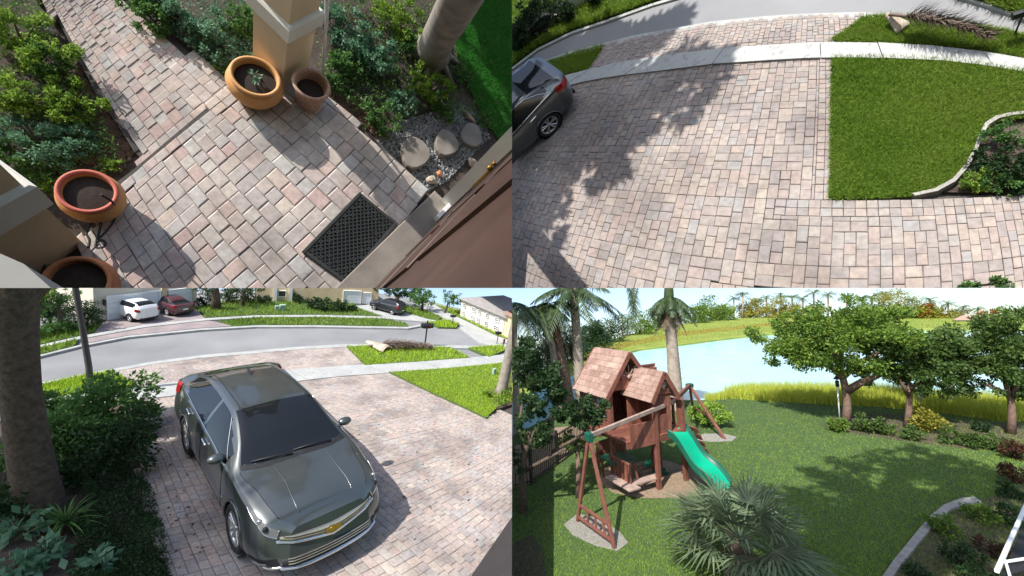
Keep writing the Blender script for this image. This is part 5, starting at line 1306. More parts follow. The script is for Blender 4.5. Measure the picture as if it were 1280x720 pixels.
# far cars
def far_car(D, px0, px1, py, paintm, label, heading, length=None, wpx=None):
    c = make_car(BL, 'parked_car', D, label, 'car', paintm, False, nx=46, nv=26)
    p = BL.P((px0 + px1) / 2, py); k = BL.mpp(p); s = ((px1 - px0) * k / 1.86) if wpx is None else wpx * k / 4.6
    c.matrix_world = BL.M @ Matrix.Translation(p + Vector((0, 0, .016))) @ Matrix.Rotation(heading, 4, 'Z') @ Matrix.Scale(s, 4) @ Matrix.Translation((.6 if wpx is None else -1.34, 0, 0))
    return c
vd = lambda px, py: atan2(BL.P(px, py).y, BL.P(px, py).x)
hd = atan2(f1.n.y, f1.n.x)
far_car(SUV, 169.5, 197, 402, 'paint_white', 'white utility vehicle parked facing a garage door across the street', hd + .1)
far_car(SEDAN, 215, 242, 394.5, 'paint_red', 'dark red car parked facing the second garage door across the street', hd + .05)
far_car(SUV, 465, 503, 389.5, 'paint_black', 'black utility vehicle parked side on in the far right driveway', atan2((BL.P(466, 383) - BL.P(503, 393)).y, (BL.P(466, 383) - BL.P(503, 393)).x), None, 46)
# plants across the street
for px, py, rp, lab, mat, n in [(105, 388, 23, 'big dark rounded bush left of the white garage door', 'leaf_dark', 2600), (66, 408, 13, 'clipped hedge piece at the foot of the far left trees', 'leaf', 900), (82, 405, 11, 'low hedge piece beside the big dark rounded bush', 'leaf', 700), (45, 414, 11, 'hedge piece at the far left across the street', 'leaf', 700),
    (392, 378, 10, 'trimmed hedge left part in front of the tan house', 'leaf_dark', 800), (408, 379, 11, 'trimmed hedge middle part in front of the tan house', 'leaf_dark', 900), (425, 380, 11, 'trimmed hedge right part in front of the tan house', 'leaf_dark', 900), (441, 385, 5, 'small round bush at the right end of the trimmed hedge', 'leaf_dark', 300), (372, 371, 9, 'dark bush beside the white porch column', 'leaf_dark', 500), (330, 372, 9, 'dark bush left of the porch columns', 'leaf_dark', 500), (310, 370, 10, 'dark bush at the middle of the far lawn edge', 'leaf_dark', 600), (285, 368, 12, 'dark bush behind the far lawn trunk', 'leaf_dark', 800), (255, 372, 12, 'dark bush right of the second garage door', 'leaf_dark', 800)]:
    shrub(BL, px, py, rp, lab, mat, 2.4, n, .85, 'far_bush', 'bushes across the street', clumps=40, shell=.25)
def far_tree(fr, base, trunk_top, crowns, lab, mat='leaf', tr=2.5, leaf=2.6, n=1500, bark='bark', group='trees across the street', cat='tree', name='tree', clumps=50, spread=.3, shell=.25):
    c = fr.P(*base); k = fr.mpp(c); t = thing(fr, name, c, lab, cat, group); top = P_h(fr, *trunk_top, c) - c
    b = MB(); b.tube([(0, 0, -.02), top * .5 + Vector((k * .5, 0, 0)), top], [tr * k * 1.25, tr * k, tr * k * .7], 9, jitter=.06)
    ells = []
    for (px, py, rx, ry) in crowns:
        q = P_h(fr, px, py, c) - c; ells.append((tuple(q), (rx * k, rx * k * .8, ry * k)))
        b.tube([top * .75, (top * .6 + q * .4), q], [tr * k * .6, tr * k * .4, tr * k * .15], 6)
    put(b, 'trunk', bark, fr, t)
    foliage(fr, 'crown', ells, n, leaf * k, mat, t, clumps, spread, shell)
    return t
far_tree(BL, (270, 387), (269, 356), [(262, 352, 20, 14)], 'thick trunk standing on the far lawn right of the garage', 'leaf_dark', 4.5)
far_tree(BL, (303, 383), (305, 360), [(300, 358, 18, 10), (318, 356, 16, 10)], 'slender forked trunk on the middle of the far lawn', 'leaf_dark', 2.2)
far_tree(BL, (496, 381), (496, 368), [(490, 362, 20, 10), (510, 364, 20, 12), (480, 358, 16, 8)], 'dark spreading tree above the black utility vehicle', 'leaf_dark', 2.5, n=2600)
far_tree(BL, (527, 389), (528, 376), [(524, 370, 14, 12), (536, 372, 10, 11)], 'grey green tree right of the black utility vehicle', 'leaf', 1.6)
far_tree(BL, (556, 391), (560, 378), [(560, 372, 9, 9), (570, 376, 10, 10)], 'hazy tree behind the grass island at the right', 'leaf', 1.2, n=700)
far_tree(BL, (76, 414), (72, 372), [(60, 370, 18, 14), (82, 366, 16, 12), (48, 392, 12, 16)], 'slim tree at the far left beyond the street', 'leaf', 2.2, n=1800)
far_tree(BL, (46, 418), (48, 380), [(50, 368, 14, 12)], 'leafy tree partly behind the thick foreground trunk', 'leaf_lime', 2, n=900)
ubox(BL, 346, 389, 4, 7, 'small pale utility box left of a wider one on the far lawn'); ubox(BL, 353, 388.5, 6, 8, 'wider pale green utility box on the far lawn')
# wall corner and eave close to the camera
b = MB(); b.prism([BL.P(644, 640, 2.4), BL.P(586, 724, 2.4), BL.P(600, 790, 2.4), BL.P(700, 760, 2.4)], 0, 2.4); tag(put(b, 'house_wall', 'stucco_shaded', BL), 'plain tan house wall coloured as if in shade in the bottom right corner of the drive', 'wall')

V = px_to_local(BL, sample_px([(185, 560), (215, 540), (240, 600), (270, 690), (215, 715), (200, 650)], 90), .02)
tag(quads_obj('leaf_litter', leaf_quads(V, .05, -.1, None, .5), 'dead', BL), kind='stuff')
V = px_to_local(BL, sample_px([(440, 480), (600, 530), (630, 640), (560, 715), (480, 700), (430, 560)], 45), .02)
tag(quads_obj('leaf_litter', leaf_quads(V, .05, -.1, None, .5), 'dead', BL), kind='stuff')

shrub(BL, 62, 384, 22, 'dark tree foliage left of the lamp post across the street', 'leaf_dark', 2.8, 2600, .9, 'far_bush', 'bushes across the street', clumps=60, shell=.15)
shrub(BL, 42, 372, 20, 'dark tree foliage touching the thick foreground trunk across the street', 'leaf_dark', 2.8, 2000, .9, 'far_bush', 'bushes across the street', clumps=60, shell=.15)
shrub(BL, 90, 368, 16, 'dark foliage above the big rounded bush across the street', 'leaf_dark', 2.8, 1600, .9, 'far_bush', 'bushes across the street', clumps=60, shell=.15)
# ================================================================== lower right: the back yard, playset and lake
SHORE = [(640, 560), (660, 535), (690, 520), (760, 506), (840, 500), (880, 500), (905, 494), (930, 490), (1000, 489), (1100, 491), (1180, 498), (1290, 507)]
LAKE_TOP = [(640, 500), (690, 478), (728, 461), (748, 450), (770, 443), (800, 436), (850, 430), (900, 423.5), (930, 420), (960, 417), (1020, 414), (1120, 412), (1290, 410)]
sheet(BR, 'back_lawn', [(500, 640), (640, 545)] + SHORE[1:] + [(1500, 520), (1500, 1100), (500, 1100)], .0, 'turf_dark', z0=-.4)
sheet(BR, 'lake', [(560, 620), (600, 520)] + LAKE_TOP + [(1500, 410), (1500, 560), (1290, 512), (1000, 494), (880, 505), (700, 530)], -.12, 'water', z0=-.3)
BANK_TOP = [(560, 490), (640, 474), (670, 466), (707, 451), (752, 428), (800, 414.5), (847, 405.5), (900, 399), (960, 396), (1060, 395), (1200, 396), (1400, 398)]
sheet(BR, 'far_bank', [(560, 530), (600, 516)] + off(LAKE_TOP, .6) + [(1500, 410), (1500, 398)] + BANK_TOP[::-1], .02, 'bank', z0=-.5)
grass(BR, 'bank_grass', off(LAKE_TOP, -1)[1:] + [(1290, 398)] + BANK_TOP[::-1], 26000, .16, 'bank_blade', .02, .10)
grass(BR, 'bank_grass', [(690, 461), (760, 433), (840, 416), (960, 404), (1060, 402), (960, 408), (850, 421), (760, 439)], 5000, .16, 'leaf_orange', .02, .10)
b = MB(); b.prism([(-40, -20), (40, -20), (40, 21), (-40, 21)], -1.2, -.9); tag(put(b, 'ground', 'turf_dark', BR), kind='structure'); BR.objs.pop()   # the land under both lower views
LAWN = [(640, 570)] + SHORE[1:] + [(1290, 507), (1290, 730), (640, 730)]
grass(BR, 'lawn_grass', LAWN, 170000, .05, 'grass_yard', .0, .085, .9)
# reeds along the near shore
for poly, n, hg in (([(905, 492), (935, 488), (1000, 488), (1100, 491), (1180, 499), (1290, 509), (1290, 526), (1262, 528), (1180, 517), (1100, 509), (1050, 507), (960, 502), (908, 498)], 26000, .50), ([(880, 499), (905, 494), (910, 499), (885, 502)], 1200, .3)):
    grass(BR, 'reeds', poly, n, hg, 'reed', .0, .022, .25)
# ---- trees
def tree(fr, base, trunk, limbs, crowns, lab, mat, tr, leafpx, n, bark='bark_red', clumps=90, spread=.26, shell=.35, name='tree', group=None, leafy=None):
    c = fr.P(*base); k = fr.mpp(c); t = thing(fr, name, c, lab, 'tree', group)
    b = MB(); pts = [P_h(fr, x, y, c) - c for x, y in trunk]; pts[0].z = -.03
    b.tube(pts, [tr * k * (1.35 if i == 0 else 1.05 - .35 * i / len(pts)) for i in range(len(pts))], 14, jitter=.05); put(b, 'trunk', bark, fr, t)
    for li, (w0, *lp_) in enumerate(limbs):
        b = MB(); q = []
        for j, (x, y) in enumerate(lp_):
            v = P_h(fr, x, y, c) - c; dep = (j / max(1, len(lp_) - 1)) * ((li % 3) - 1) * 14 * k
            q.append(v + Vector((c.x, c.y, 0)).normalized() * dep)
        b.tube(q, [w0 * k * (1 - .75 * j / len(q)) for j in range(len(q))], 8, jitter=.05); put(b, 'limb', bark, fr, t)
    ells = []
    for (px, py, rx, ry, *rz) in crowns:
        q = P_h(fr, px, py, c) - c; ells.append((tuple(q), (rx * k, (rz[0] if rz else rx * .75) * k, ry * k)))
    foliage(fr, 'crown', ells, n, leafpx * k, mat, t, clumps, spread, shell)
    return t
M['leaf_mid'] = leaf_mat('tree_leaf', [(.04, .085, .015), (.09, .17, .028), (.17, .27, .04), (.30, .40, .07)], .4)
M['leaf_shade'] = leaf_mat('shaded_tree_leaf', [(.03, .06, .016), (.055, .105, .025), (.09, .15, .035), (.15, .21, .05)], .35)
tree(BR, (1057, 530), [(1057, 530), (1059, 510), (1058, 490), (1053, 470), (1048, 450)], [(5, (1059, 489), (1075, 478), (1092, 470), (1106, 462)), (4.5, (1054, 473), (1043, 462), (1030, 452), (1008, 444)), (4, (1050, 455), (1052, 430), (1060, 405)), (3.5, (1049, 452), (1035, 425), (1015, 405)), (4, (1055, 470), (1068, 458), (1085, 448), (1100, 440)), (3, (1030, 452), (1000, 447), (975, 445))],
     [(1050, 422, 74, 46, 60), (1000, 430, 60, 36, 45), (1088, 425, 54, 42, 45), (1035, 396, 60, 28, 45), (962, 440, 40, 26, 30), (1095, 452, 34, 18, 25)], 'broad spreading tree with a forked trunk left of the other two by the lake', 'leaf_mid', 4.4, 4.4, 26000, clumps=170, shell=.2)
tree(BR, (1134, 536), [(1134, 536), (1136, 515), (1137, 495), (1136, 478)], [(2.5, (1137, 497), (1128, 480), (1120, 465)), (2.5, (1137, 490), (1150, 472), (1162, 460)), (2, (1136, 480), (1138, 460), (1140, 445))],
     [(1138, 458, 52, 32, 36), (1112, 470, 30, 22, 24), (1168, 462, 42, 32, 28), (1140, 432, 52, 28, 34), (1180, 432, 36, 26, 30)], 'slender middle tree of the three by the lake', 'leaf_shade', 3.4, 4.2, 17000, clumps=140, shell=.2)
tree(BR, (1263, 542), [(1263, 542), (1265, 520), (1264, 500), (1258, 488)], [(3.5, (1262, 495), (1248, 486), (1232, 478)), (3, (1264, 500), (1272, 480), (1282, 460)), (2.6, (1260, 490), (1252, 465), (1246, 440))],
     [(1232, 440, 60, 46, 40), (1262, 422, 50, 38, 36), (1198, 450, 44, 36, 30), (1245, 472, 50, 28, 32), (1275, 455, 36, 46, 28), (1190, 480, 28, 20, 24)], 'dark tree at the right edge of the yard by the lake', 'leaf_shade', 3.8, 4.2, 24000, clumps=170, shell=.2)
# palms
def palm_frond(V, base, dirv, L, droop, W, nl=26, seg=10):
    up = Vector((0, 0, 1)); d = dirv.normalized(); h = Vector((d.x, d.y, 0)); h = h.normalized() if h.length > .01 else Vector((1, 0, 0)); s = Vector((-h.y, h.x, 0)); P = []
    for i in range(seg + 1):
        k = i / seg; P.append(base + d * L * k - up * droop * L * k * k)
    for i in range(seg):
        w = W * .10 * (1 - i / seg) + W * .02; V += [P[i] - s * w, P[i] + s * w, P[i + 1] + s * w, P[i + 1] - s * w]
    for j in range(nl):
        k = .12 + .88 * j / nl; p = P[min(seg - 1, int(k * seg))].lerp(P[min(seg, int(k * seg) + 1)], (k * seg) % 1)
        t = (P[min(seg, int(k * seg) + 1)] - P[min(seg - 1, int(k * seg))]).normalized()
        l = W * (sin(pi * min(1, k * .85 + .12)) ** .7) * random.uniform(.8, 1.1)
        for sg in (-1, 1):
            e = p + (s * sg * .75 + t * .55 - up * random.uniform(.25, .75)) * l; m = p.lerp(e, .45) + up * l * .08; q = t * W * .055
            V += [p - q, p + q, m + q * 1.1, m - q * 1.1, m - q * 1.1, m + q * 1.1, e + q * .1, e - q * .1]
def palm(fr, base, axis, tr, lab, fronds, bark='bark_palm', mat='palm', group=None, n_front=0, L=0, ring=True, skirt=None, W=.35, name='palm_tree'):
    c = fr.P(*base); k = fr.mpp(c); t = thing(fr, name, c, lab, 'palm tree', group)
    pts = [P_h(fr, x, y, c) - c for x, y in axis]; pts[0].z = -.03
    dense = []
    for a, b2 in zip(pts[:-1], pts[1:]):
        m = max(4, int((b2 - a).length / (.10 if ring else .6)))
        for i in range(m): dense.append(a.lerp(b2, i / m))
    dense.append(pts[-1]); n = len(dense); b = MB()
    b.tube(dense, [tr * k * (1.25 - .35 * min(1, i / n * 1.6)) * (1.05 if ring and i % 2 else 1) for i in range(n)], 16); put(b, 'trunk', bark, fr, t)
    for (px, py, cnt, Lp, droop, e0, e1, m_, a0, a1) in fronds:
        q = P_h(fr, px, py, c) - c
        for i in range(cnt):
            V = []; a = a0 + (a1 - a0) * (i + random.uniform(.2, .8)) / cnt; e = random.uniform(e0, e1)
            palm_frond(V, q, Vector((cos(a) * cos(e), sin(a) * cos(e), sin(e))), Lp * k * random.uniform(.85, 1.15), droop * random.uniform(.8, 1.2), Lp * k * W)
            quads_obj('dead_frond' if m_ == 'dead' else 'frond', np.array([tuple(v) for v in V]), m_, fr, t)
    return t
TWO = (0, 2 * pi)
palm(BR, (846, 512), [(846, 512), (843, 470), (840, 430), (837, 400), (836, 385)], 7.4, 'tall royal palm with a skirt of drooping fronds behind the playset', [(836, 374, 12, 30, .9, -.5, .2, 'palm', *TWO), (838, 380, 8, 26, .75, -1.0, -.3, 'dead', *TWO), (838, 372, 8, 30, .8, -.2, .5, 'palm', *TWO)], W=.38)
b = MB(); c = BR.P(846, 512); k = BR.mpp(c); q0 = P_h(BR, 836, 385, c); q1 = P_h(BR, 836, 350, c); b.tube([q0, q0.lerp(q1, .5), q1], [6.6 * k, 6 * k, 4.5 * k], 14); cs = put(b, 'crownshaft', 'palm', BR, [o for o in BR.objs if o.name.startswith('palm_tree')][-1], Matrix.Translation(-c))
palm(BR, (727, 512), [(727, 512), (724, 470), (721, 420), (718, 380), (717, 350)], 6, 'straight pale palm trunk at the left of the lake', [(717, 362, 16, 62, .55, -.3, .5, 'palm', *TWO)], group=None, W=.26)
palm(BR, (712, 512), [(712, 512), (706, 470), (698, 430), (692, 400), (690, 385)], 6, 'leaning reddish palm trunk at the left with yellowish fronds', [(688, 380, 14, 46, .8, -.4, .6, 'palm', *TWO), (690, 386, 6, 34, .9, -.9, -.3, 'dead', *TWO)], bark='bark_red', W=.26)
palm(BR, (698, 514), [(698, 514), (696, 470), (690, 430), (676, 395)], 4.5, 'thin palm trunk half hidden behind the leaning reddish one', [(670, 385, 14, 50, .7, -.4, .5, 'palm', *TWO)], W=.26)
palm(BR, (646, 540), [(646, 540), (645, 480), (643, 420), (643, 385)], 4, 'palm trunk at the very left edge of the yard', [(645, 378, 12, 48, .8, -.5, .4, 'palm', *TWO)], W=.26)
# fronds hanging into the picture from a crown above
c = BR.P(770, 520); t = thing(BR, 'palm_tree', c, 'hanging dark palm fronds at the top between the lake palms', 'palm tree'); k = BR.mpp(c)
for (x, y, a, e, Lp, dr) in ((792, 352, -1.6, -.9, 44, .3), (800, 350, -2.2, -1.0, 40, .35), (783, 350, -1.0, -1.0, 36, .3)):
    V = []; palm_frond(V, P_h(BR, x, y, c) - c, Vector((cos(a) * cos(e), sin(a) * cos(e) * .3, sin(e))), Lp * k, dr, Lp * k * .3); quads_obj('frond', np.array([tuple(v) for v in V]), 'palm', BR, t)
# areca-like palm behind the middle tree
palm(BR, (1150, 512), [(1150, 512), (1150, 470), (1150, 430)], 2.5, 'feathery palm fronds rising above the middle lake tree', [(1150, 445, 16, 62, .45, .5, 1.3, 'palm_far', *TWO)], W=.22)
palm(BR, (1190, 510), [(1190, 510), (1188, 470), (1186, 436)], 2.5, 'feathery palm fronds leaning right above the gap between the trees', [(1186, 440, 12, 52, .45, .5, 1.3, 'palm_far', *TWO)], W=.22)
# far tree line, each tree its own
def far_palm(px, py_base, top, rp, lab):
    c = BR.P(px, py_base); k = BR.mpp(c); t = thing(BR, 'far_palm', c, lab, 'palm tree', 'palms along the far shore'); p = P_h(BR, px, top, c) - c
    b = MB(); b.tube([(0, 0, 0), p * .5 + Vector((k * .4, 0, 0)), p], [1.3 * k, 1.0 * k, .9 * k], 6); put(b, 'trunk', 'bark_palm', BR, t)
    V = []
    for i in range(15):
        a = 2 * pi * i / 15 + random.uniform(-.2, .2); e = random.uniform(-.3, 1.1); palm_frond(V, p, Vector((cos(a) * cos(e), sin(a) * cos(e), sin(e))), rp * k * random.uniform(.8, 1.15), .55, rp * k * .3, 9, 5)
    quads_obj('crown', np.array([tuple(v) for v in V]), 'palm_far', BR, t)
fp = [(763, 425, 402, 10), (778, 421, 396, 11), (784, 420, 400, 9), (866, 402, 386, 9), (917, 398, 373, 11), (928, 398, 368, 12), (945, 397, 376, 10), (958, 397, 372, 11), (976, 397, 370, 12), (990, 397, 372, 12), (1003, 397, 373, 11), (1017, 397, 366, 13), (1035, 397, 368, 12), (1058, 397, 370, 12), (1078, 397, 372, 12), (1090, 397, 371, 11), (1104, 397, 368, 12), (1162, 398, 375, 13), (1185, 398, 379, 11), (1204, 398, 384, 11), (1222, 398, 386, 10), (1255, 398, 390, 10), (1140, 398, 376, 11)]
names_fp = ['first far palm from the left above the sloping bank', 'second far palm from the left, taller than its neighbour', 'third far palm from the left close behind the second', 'far palm just right of the royal palm skirt', 'far palm left of the tall pair at the end of the bank', 'tallest far palm at the right end of the sloping bank', 'far palm above the left end of the broad tree', 'far palm right of the yellow bush at the bank', 'far palm over the left crown of the broad tree', 'far palm close right of another over the broad tree', 'far palm over the broad tree with a drooping head', 'high far palm over the middle of the broad tree', 'far palm a little right of the highest over the broad tree', 'far palm over the forked trunk', 'far palm right of the forked trunk', 'far palm beside the yellow green tree top', 'far palm touching the yellow green tree top', 'wide far palm right of the yellow green tree', 'far palm between the wide one and the pink roof', 'far palm left of the pink roof', 'far palm above the pink roof', 'far palm over the right edge tree', 'far palm behind the round yellow green tree']
for (a, l) in zip(fp, names_fp): far_palm(*a, l)
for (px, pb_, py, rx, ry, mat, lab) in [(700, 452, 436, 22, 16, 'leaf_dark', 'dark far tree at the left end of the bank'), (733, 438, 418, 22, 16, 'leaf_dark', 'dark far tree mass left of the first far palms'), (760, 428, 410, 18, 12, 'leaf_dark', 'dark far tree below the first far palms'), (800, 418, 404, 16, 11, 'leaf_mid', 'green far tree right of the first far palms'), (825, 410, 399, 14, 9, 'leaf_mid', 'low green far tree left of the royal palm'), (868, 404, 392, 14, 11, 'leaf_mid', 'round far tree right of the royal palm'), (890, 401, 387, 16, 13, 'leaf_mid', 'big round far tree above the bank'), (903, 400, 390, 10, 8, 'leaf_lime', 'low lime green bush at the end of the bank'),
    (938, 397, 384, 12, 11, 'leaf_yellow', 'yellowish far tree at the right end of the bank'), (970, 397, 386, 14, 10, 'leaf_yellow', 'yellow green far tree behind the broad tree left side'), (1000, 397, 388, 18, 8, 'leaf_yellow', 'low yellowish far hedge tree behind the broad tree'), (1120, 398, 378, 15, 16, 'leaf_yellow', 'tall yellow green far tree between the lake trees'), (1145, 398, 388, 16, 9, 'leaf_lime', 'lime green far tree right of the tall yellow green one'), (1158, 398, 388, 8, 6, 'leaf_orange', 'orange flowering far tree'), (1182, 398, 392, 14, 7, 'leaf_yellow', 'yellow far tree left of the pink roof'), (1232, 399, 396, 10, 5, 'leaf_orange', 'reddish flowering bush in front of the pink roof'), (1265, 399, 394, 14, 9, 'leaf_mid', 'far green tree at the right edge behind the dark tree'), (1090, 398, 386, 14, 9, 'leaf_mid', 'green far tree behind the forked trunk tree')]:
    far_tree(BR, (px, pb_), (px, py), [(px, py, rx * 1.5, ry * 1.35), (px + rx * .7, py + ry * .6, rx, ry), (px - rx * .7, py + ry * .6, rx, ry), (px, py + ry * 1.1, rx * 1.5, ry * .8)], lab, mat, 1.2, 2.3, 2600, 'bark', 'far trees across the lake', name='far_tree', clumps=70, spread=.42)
f5 = Facade(BR, (1195, 402), (1240, 402)); h5 = thing(BR, 'house', f5.A, 'house with a pink tiled roof across the lake at the right', 'house'); zz = f5.z(1215, 400)
b = MB(); f5.box(b, 0, f5.L, 0, zz, 0, f5.L * .5); put(b, 'wall', 'stucco_pale', BR, h5)
rf = MB(); L = f5.L; e = L * .08; zt = f5.z(1215, 394.5)
rf.add([f5.d * u + f5.n * o + Vector((0, 0, z)) for u, o, z in ((-e, -e, zz), (L + e, -e, zz), (L + e, L * .55, zz), (-e, L * .55, zz), (L * .2, L * .25, zt), (L * .8, L * .25, zt))], [(0, 1, 5, 4), (1, 2, 5), (2, 3, 4, 5), (3, 0, 4), (3, 2, 1, 0)]); put(rf, 'roof', 'roof_tile', BR, h5)
for q in (.15, .45, .75): window(f5, h5, L * q, L * (q + .12), zz * .3, zz * .75, (1, 1))
# dark tree at the left edge in front of the palms
tree(BR, (655, 640), [(655, 640), (652, 600), (655, 570), (660, 540)], [(3, (654, 590), (680, 572), (706, 556)), (3.2, (656, 570), (668, 540), (690, 520)), (3, (655, 565), (650, 530), (655, 490)), (2.5, (690, 565), (715, 548), (740, 530))],
     [(675, 480, 38, 40, 30), (655, 450, 24, 34, 24), (710, 505, 40, 26, 30), (740, 515, 26, 20, 22), (665, 530, 30, 26, 24), (648, 560, 14, 30, 16)], 'dark leafy tree at the left edge in front of the iron fence', 'leaf_dark', 4.5, 5.2, 11000, 'bark', clumps=110)
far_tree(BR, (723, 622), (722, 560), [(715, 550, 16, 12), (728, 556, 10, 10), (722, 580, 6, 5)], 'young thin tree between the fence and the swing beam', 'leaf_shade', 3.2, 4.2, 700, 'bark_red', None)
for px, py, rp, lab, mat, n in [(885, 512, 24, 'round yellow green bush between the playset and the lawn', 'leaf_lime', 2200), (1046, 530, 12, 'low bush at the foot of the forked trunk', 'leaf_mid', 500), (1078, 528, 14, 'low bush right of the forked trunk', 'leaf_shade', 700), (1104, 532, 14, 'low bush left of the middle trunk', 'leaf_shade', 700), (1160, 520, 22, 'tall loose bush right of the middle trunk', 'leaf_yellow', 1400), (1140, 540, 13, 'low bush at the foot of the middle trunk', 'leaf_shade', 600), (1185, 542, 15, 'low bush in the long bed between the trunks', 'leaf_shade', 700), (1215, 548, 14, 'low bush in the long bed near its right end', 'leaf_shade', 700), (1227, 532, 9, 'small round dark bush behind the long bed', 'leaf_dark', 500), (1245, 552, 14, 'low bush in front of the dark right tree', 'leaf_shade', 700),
    (1270, 560, 17, 'reddish bush at the right edge below the dark tree', 'leaf_red', 900), (1275, 590, 18, 'reddish brown bush at the right edge of the lawn', 'leaf_red', 900), (1262, 612, 13, 'dark bush above the curved stone edging', 'leaf_dark', 600),
    (1180, 655, 18, 'green bush just inside the curved stone edging', 'leaf_mid', 900), (1225, 640, 16, 'tuft of green beside the top of the curved edging', 'leaf_mid', 700), (1262, 640, 20, 'bluish dark bush at the right of the curved bed', 'leaf_dark', 900), (1200, 690, 22, 'dark bush in the middle of the lower right bed', 'leaf_dark', 1100), (1240, 680, 18, 'dry reddish plant in the lower right bed', 'leaf_red', 500), (1150, 712, 16, 'low dark plant at the bottom of the lower right bed', 'leaf_dark', 600), (1215, 716, 18, 'dark plant beside the screen enclosure', 'leaf_dark', 700)]:
    shrub(BR, px, py, rp, lab, mat, 3.8, n, .75, group='bushes round the back lawn', clumps=40, shell=.3)
sheet(BR, 'planting_bed', [(1028, 532), (1060, 541), (1150, 554), (1210, 561), (1290, 566), (1290, 530), (1180, 524), (1090, 516), (1040, 522)], .008, 'soil')
CURVE = [(1105, 730), (1122, 705), (1136, 688), (1152, 668), (1166, 651), (1184, 636), (1205, 628), (1222, 626)]
sheet(BR, 'planting_bed', CURVE + [(1250, 618), (1290, 600), (1290, 740)], .01, 'soil')
b = MB(); e0 = [BR.P(x - 4, y - 2) for x, y in CURVE]; e1 = [BR.P(x + 5, y + 4) for x, y in CURVE]; b.prism(e0 + e1[::-1], -.02, .06); tag(put(b, 'bed_edging', 'rock', BR), 'curved pale stone edging of the lower right bed', 'edging')
# bird feeder pole
c = BR.P(1050, 528); k = BR.mpp(c); t = thing(BR, 'feeder_pole', c, 'thin pale pole with a small feeder beside the forked trunk', 'pole'); H_ = BR.tall(c, 472)
b = MB(); b.tube([(0, 0, 0), (0, 0, H_)], .9 * k, 6); put(b, 'shaft', 'white', BR, t); b = MB(); b.lathe([(0, H_ * .98), (4 * k, H_ * .97), (1.2 * k, H_ * 1.04), (0, H_ * 1.05)], n=10); b.lathe([(0, H_ * .80), (2 * k, H_ * .80), (2 * k, H_ * .93), (0, H_ * .93)], n=10); put(b, 'feeder', 'black', BR, t)
# iron fence
def fence(pts, top_px, lab, step=.105):
    P3 = [BR.P(*p) for p in pts]; t = thing(BR, 'iron_fence', P3[0], lab, 'fence'); o = P3[0]; Hf = BR.tall(BR.P(*pts[1]), top_px)
    for a, c in zip(P3[:-1], P3[1:]):
        for z in (.10, Hf * .88): b = MB(); b.beam(a - o + Vector((0, 0, z)), c - o + Vector((0, 0, z)), .035, .03, .004); put(b, 'rail', 'black', BR, t)
        L = (c - a).length; n = int(L / step); me = None
        for i in range(1, n):
            p = a.lerp(c, i / n) - o
            if me is None: b = MB(); b.box((0, 0, Hf * .47), (.018, .018, Hf * .94), bev=0); q = put(b, 'picket', 'black', BR, t, Matrix.Translation(p)); me = q.data
            else: link('picket', me, None, BR, t, Matrix.Translation(p))
    for p in P3: b = MB(); b.box(p - o + Vector((0, 0, Hf * .52)), (.06, .06, Hf * 1.04), bev=.005); put(b, 'post', 'black', BR, t)
fence([(640, 612), (664, 606), (697, 581), (730, 556), (748, 544)], 560, 'black iron picket fence at the left behind the dark leafy tree')
sheet(BR, 'neighbour_ground', [(560, 640), (640, 610), (664, 604), (697, 579), (748, 542), (735, 530), (690, 535), (640, 560)], .006, 'mulch')
# mulch patches
def patch(pts, mat, lab=None): sheet(BR, 'mulch_patch', pts, .012, mat)
patch([(748, 600), (755, 585), (775, 578), (830, 575), (880, 590), (905, 605), (890, 615), (850, 622), (800, 622), (765, 615)], 'mulch')
patch([(862, 549), (880, 542), (905, 542), (921, 546), (915, 551), (890, 552)], 'mulch_grey')
patch([(705, 655), (722, 642), (750, 648), (775, 665), (785, 678), (772, 688), (745, 682), (715, 668)], 'mulch_grey')
patch([(640, 680), (665, 668), (680, 690), (682, 730), (640, 730)], 'soil')
# ---- playset
PO = BR.P(824, 612); PY = radians(55)
ps = thing(BR, 'playset', PO, 'red wooden playset tower with shingled gable roofs and deck', 'playset', rz=PY)
PX_, PYv = Vector((cos(PY), sin(PY), 0)), Vector((-sin(PY), cos(PY), 0))
def toL(v): d = Vector(v) - PO; return Vector((d.dot(PX_), d.dot(PYv), d.z))
def pb_(nm, mat, c, d, bev=.008, rot=None): b = MB(); b.box(c, d, rot=rot, bev=bev); return put(b, nm, mat, BR, ps)
def pbeam(nm, mat, a, c, w, h=None, parent=None): b = MB(); b.beam(a, c, w, h, .008); return put(b, nm, mat, BR, parent or ps)
DK = BR.tall(PO, 545); EV = BR.tall(PO, 494)
X0, X1, Yb = -.70, .74, 2.3                                  # house walls
for (x, y, h) in ((0, 0, EV + .05), (.95, .02, DK + .8), (-.66, .95, EV), (X1, .95, EV), (-.66, Yb, EV), (X1, Yb, EV), (.95, .95, EV + .5)):
    pb_('post', 'wood_red', (x, y, h / 2), (.10, .10, h))
n = 9                                                        # deck boards
for i in range(10): pb_('deck_board', 'wood_board', (.03, .08 + i * .232, DK), (1.95, .215, .035), .004)
for y in (0.0, 1.15, 2.28): pb_('deck_joist', 'wood_red', (.03, y, DK - .10), (1.95, .05, .14))
for x in (X0 - .08, 1.0): pb_('deck_joist', 'wood_red', (x, 1.14, DK - .10), (.05, 2.22, .14))
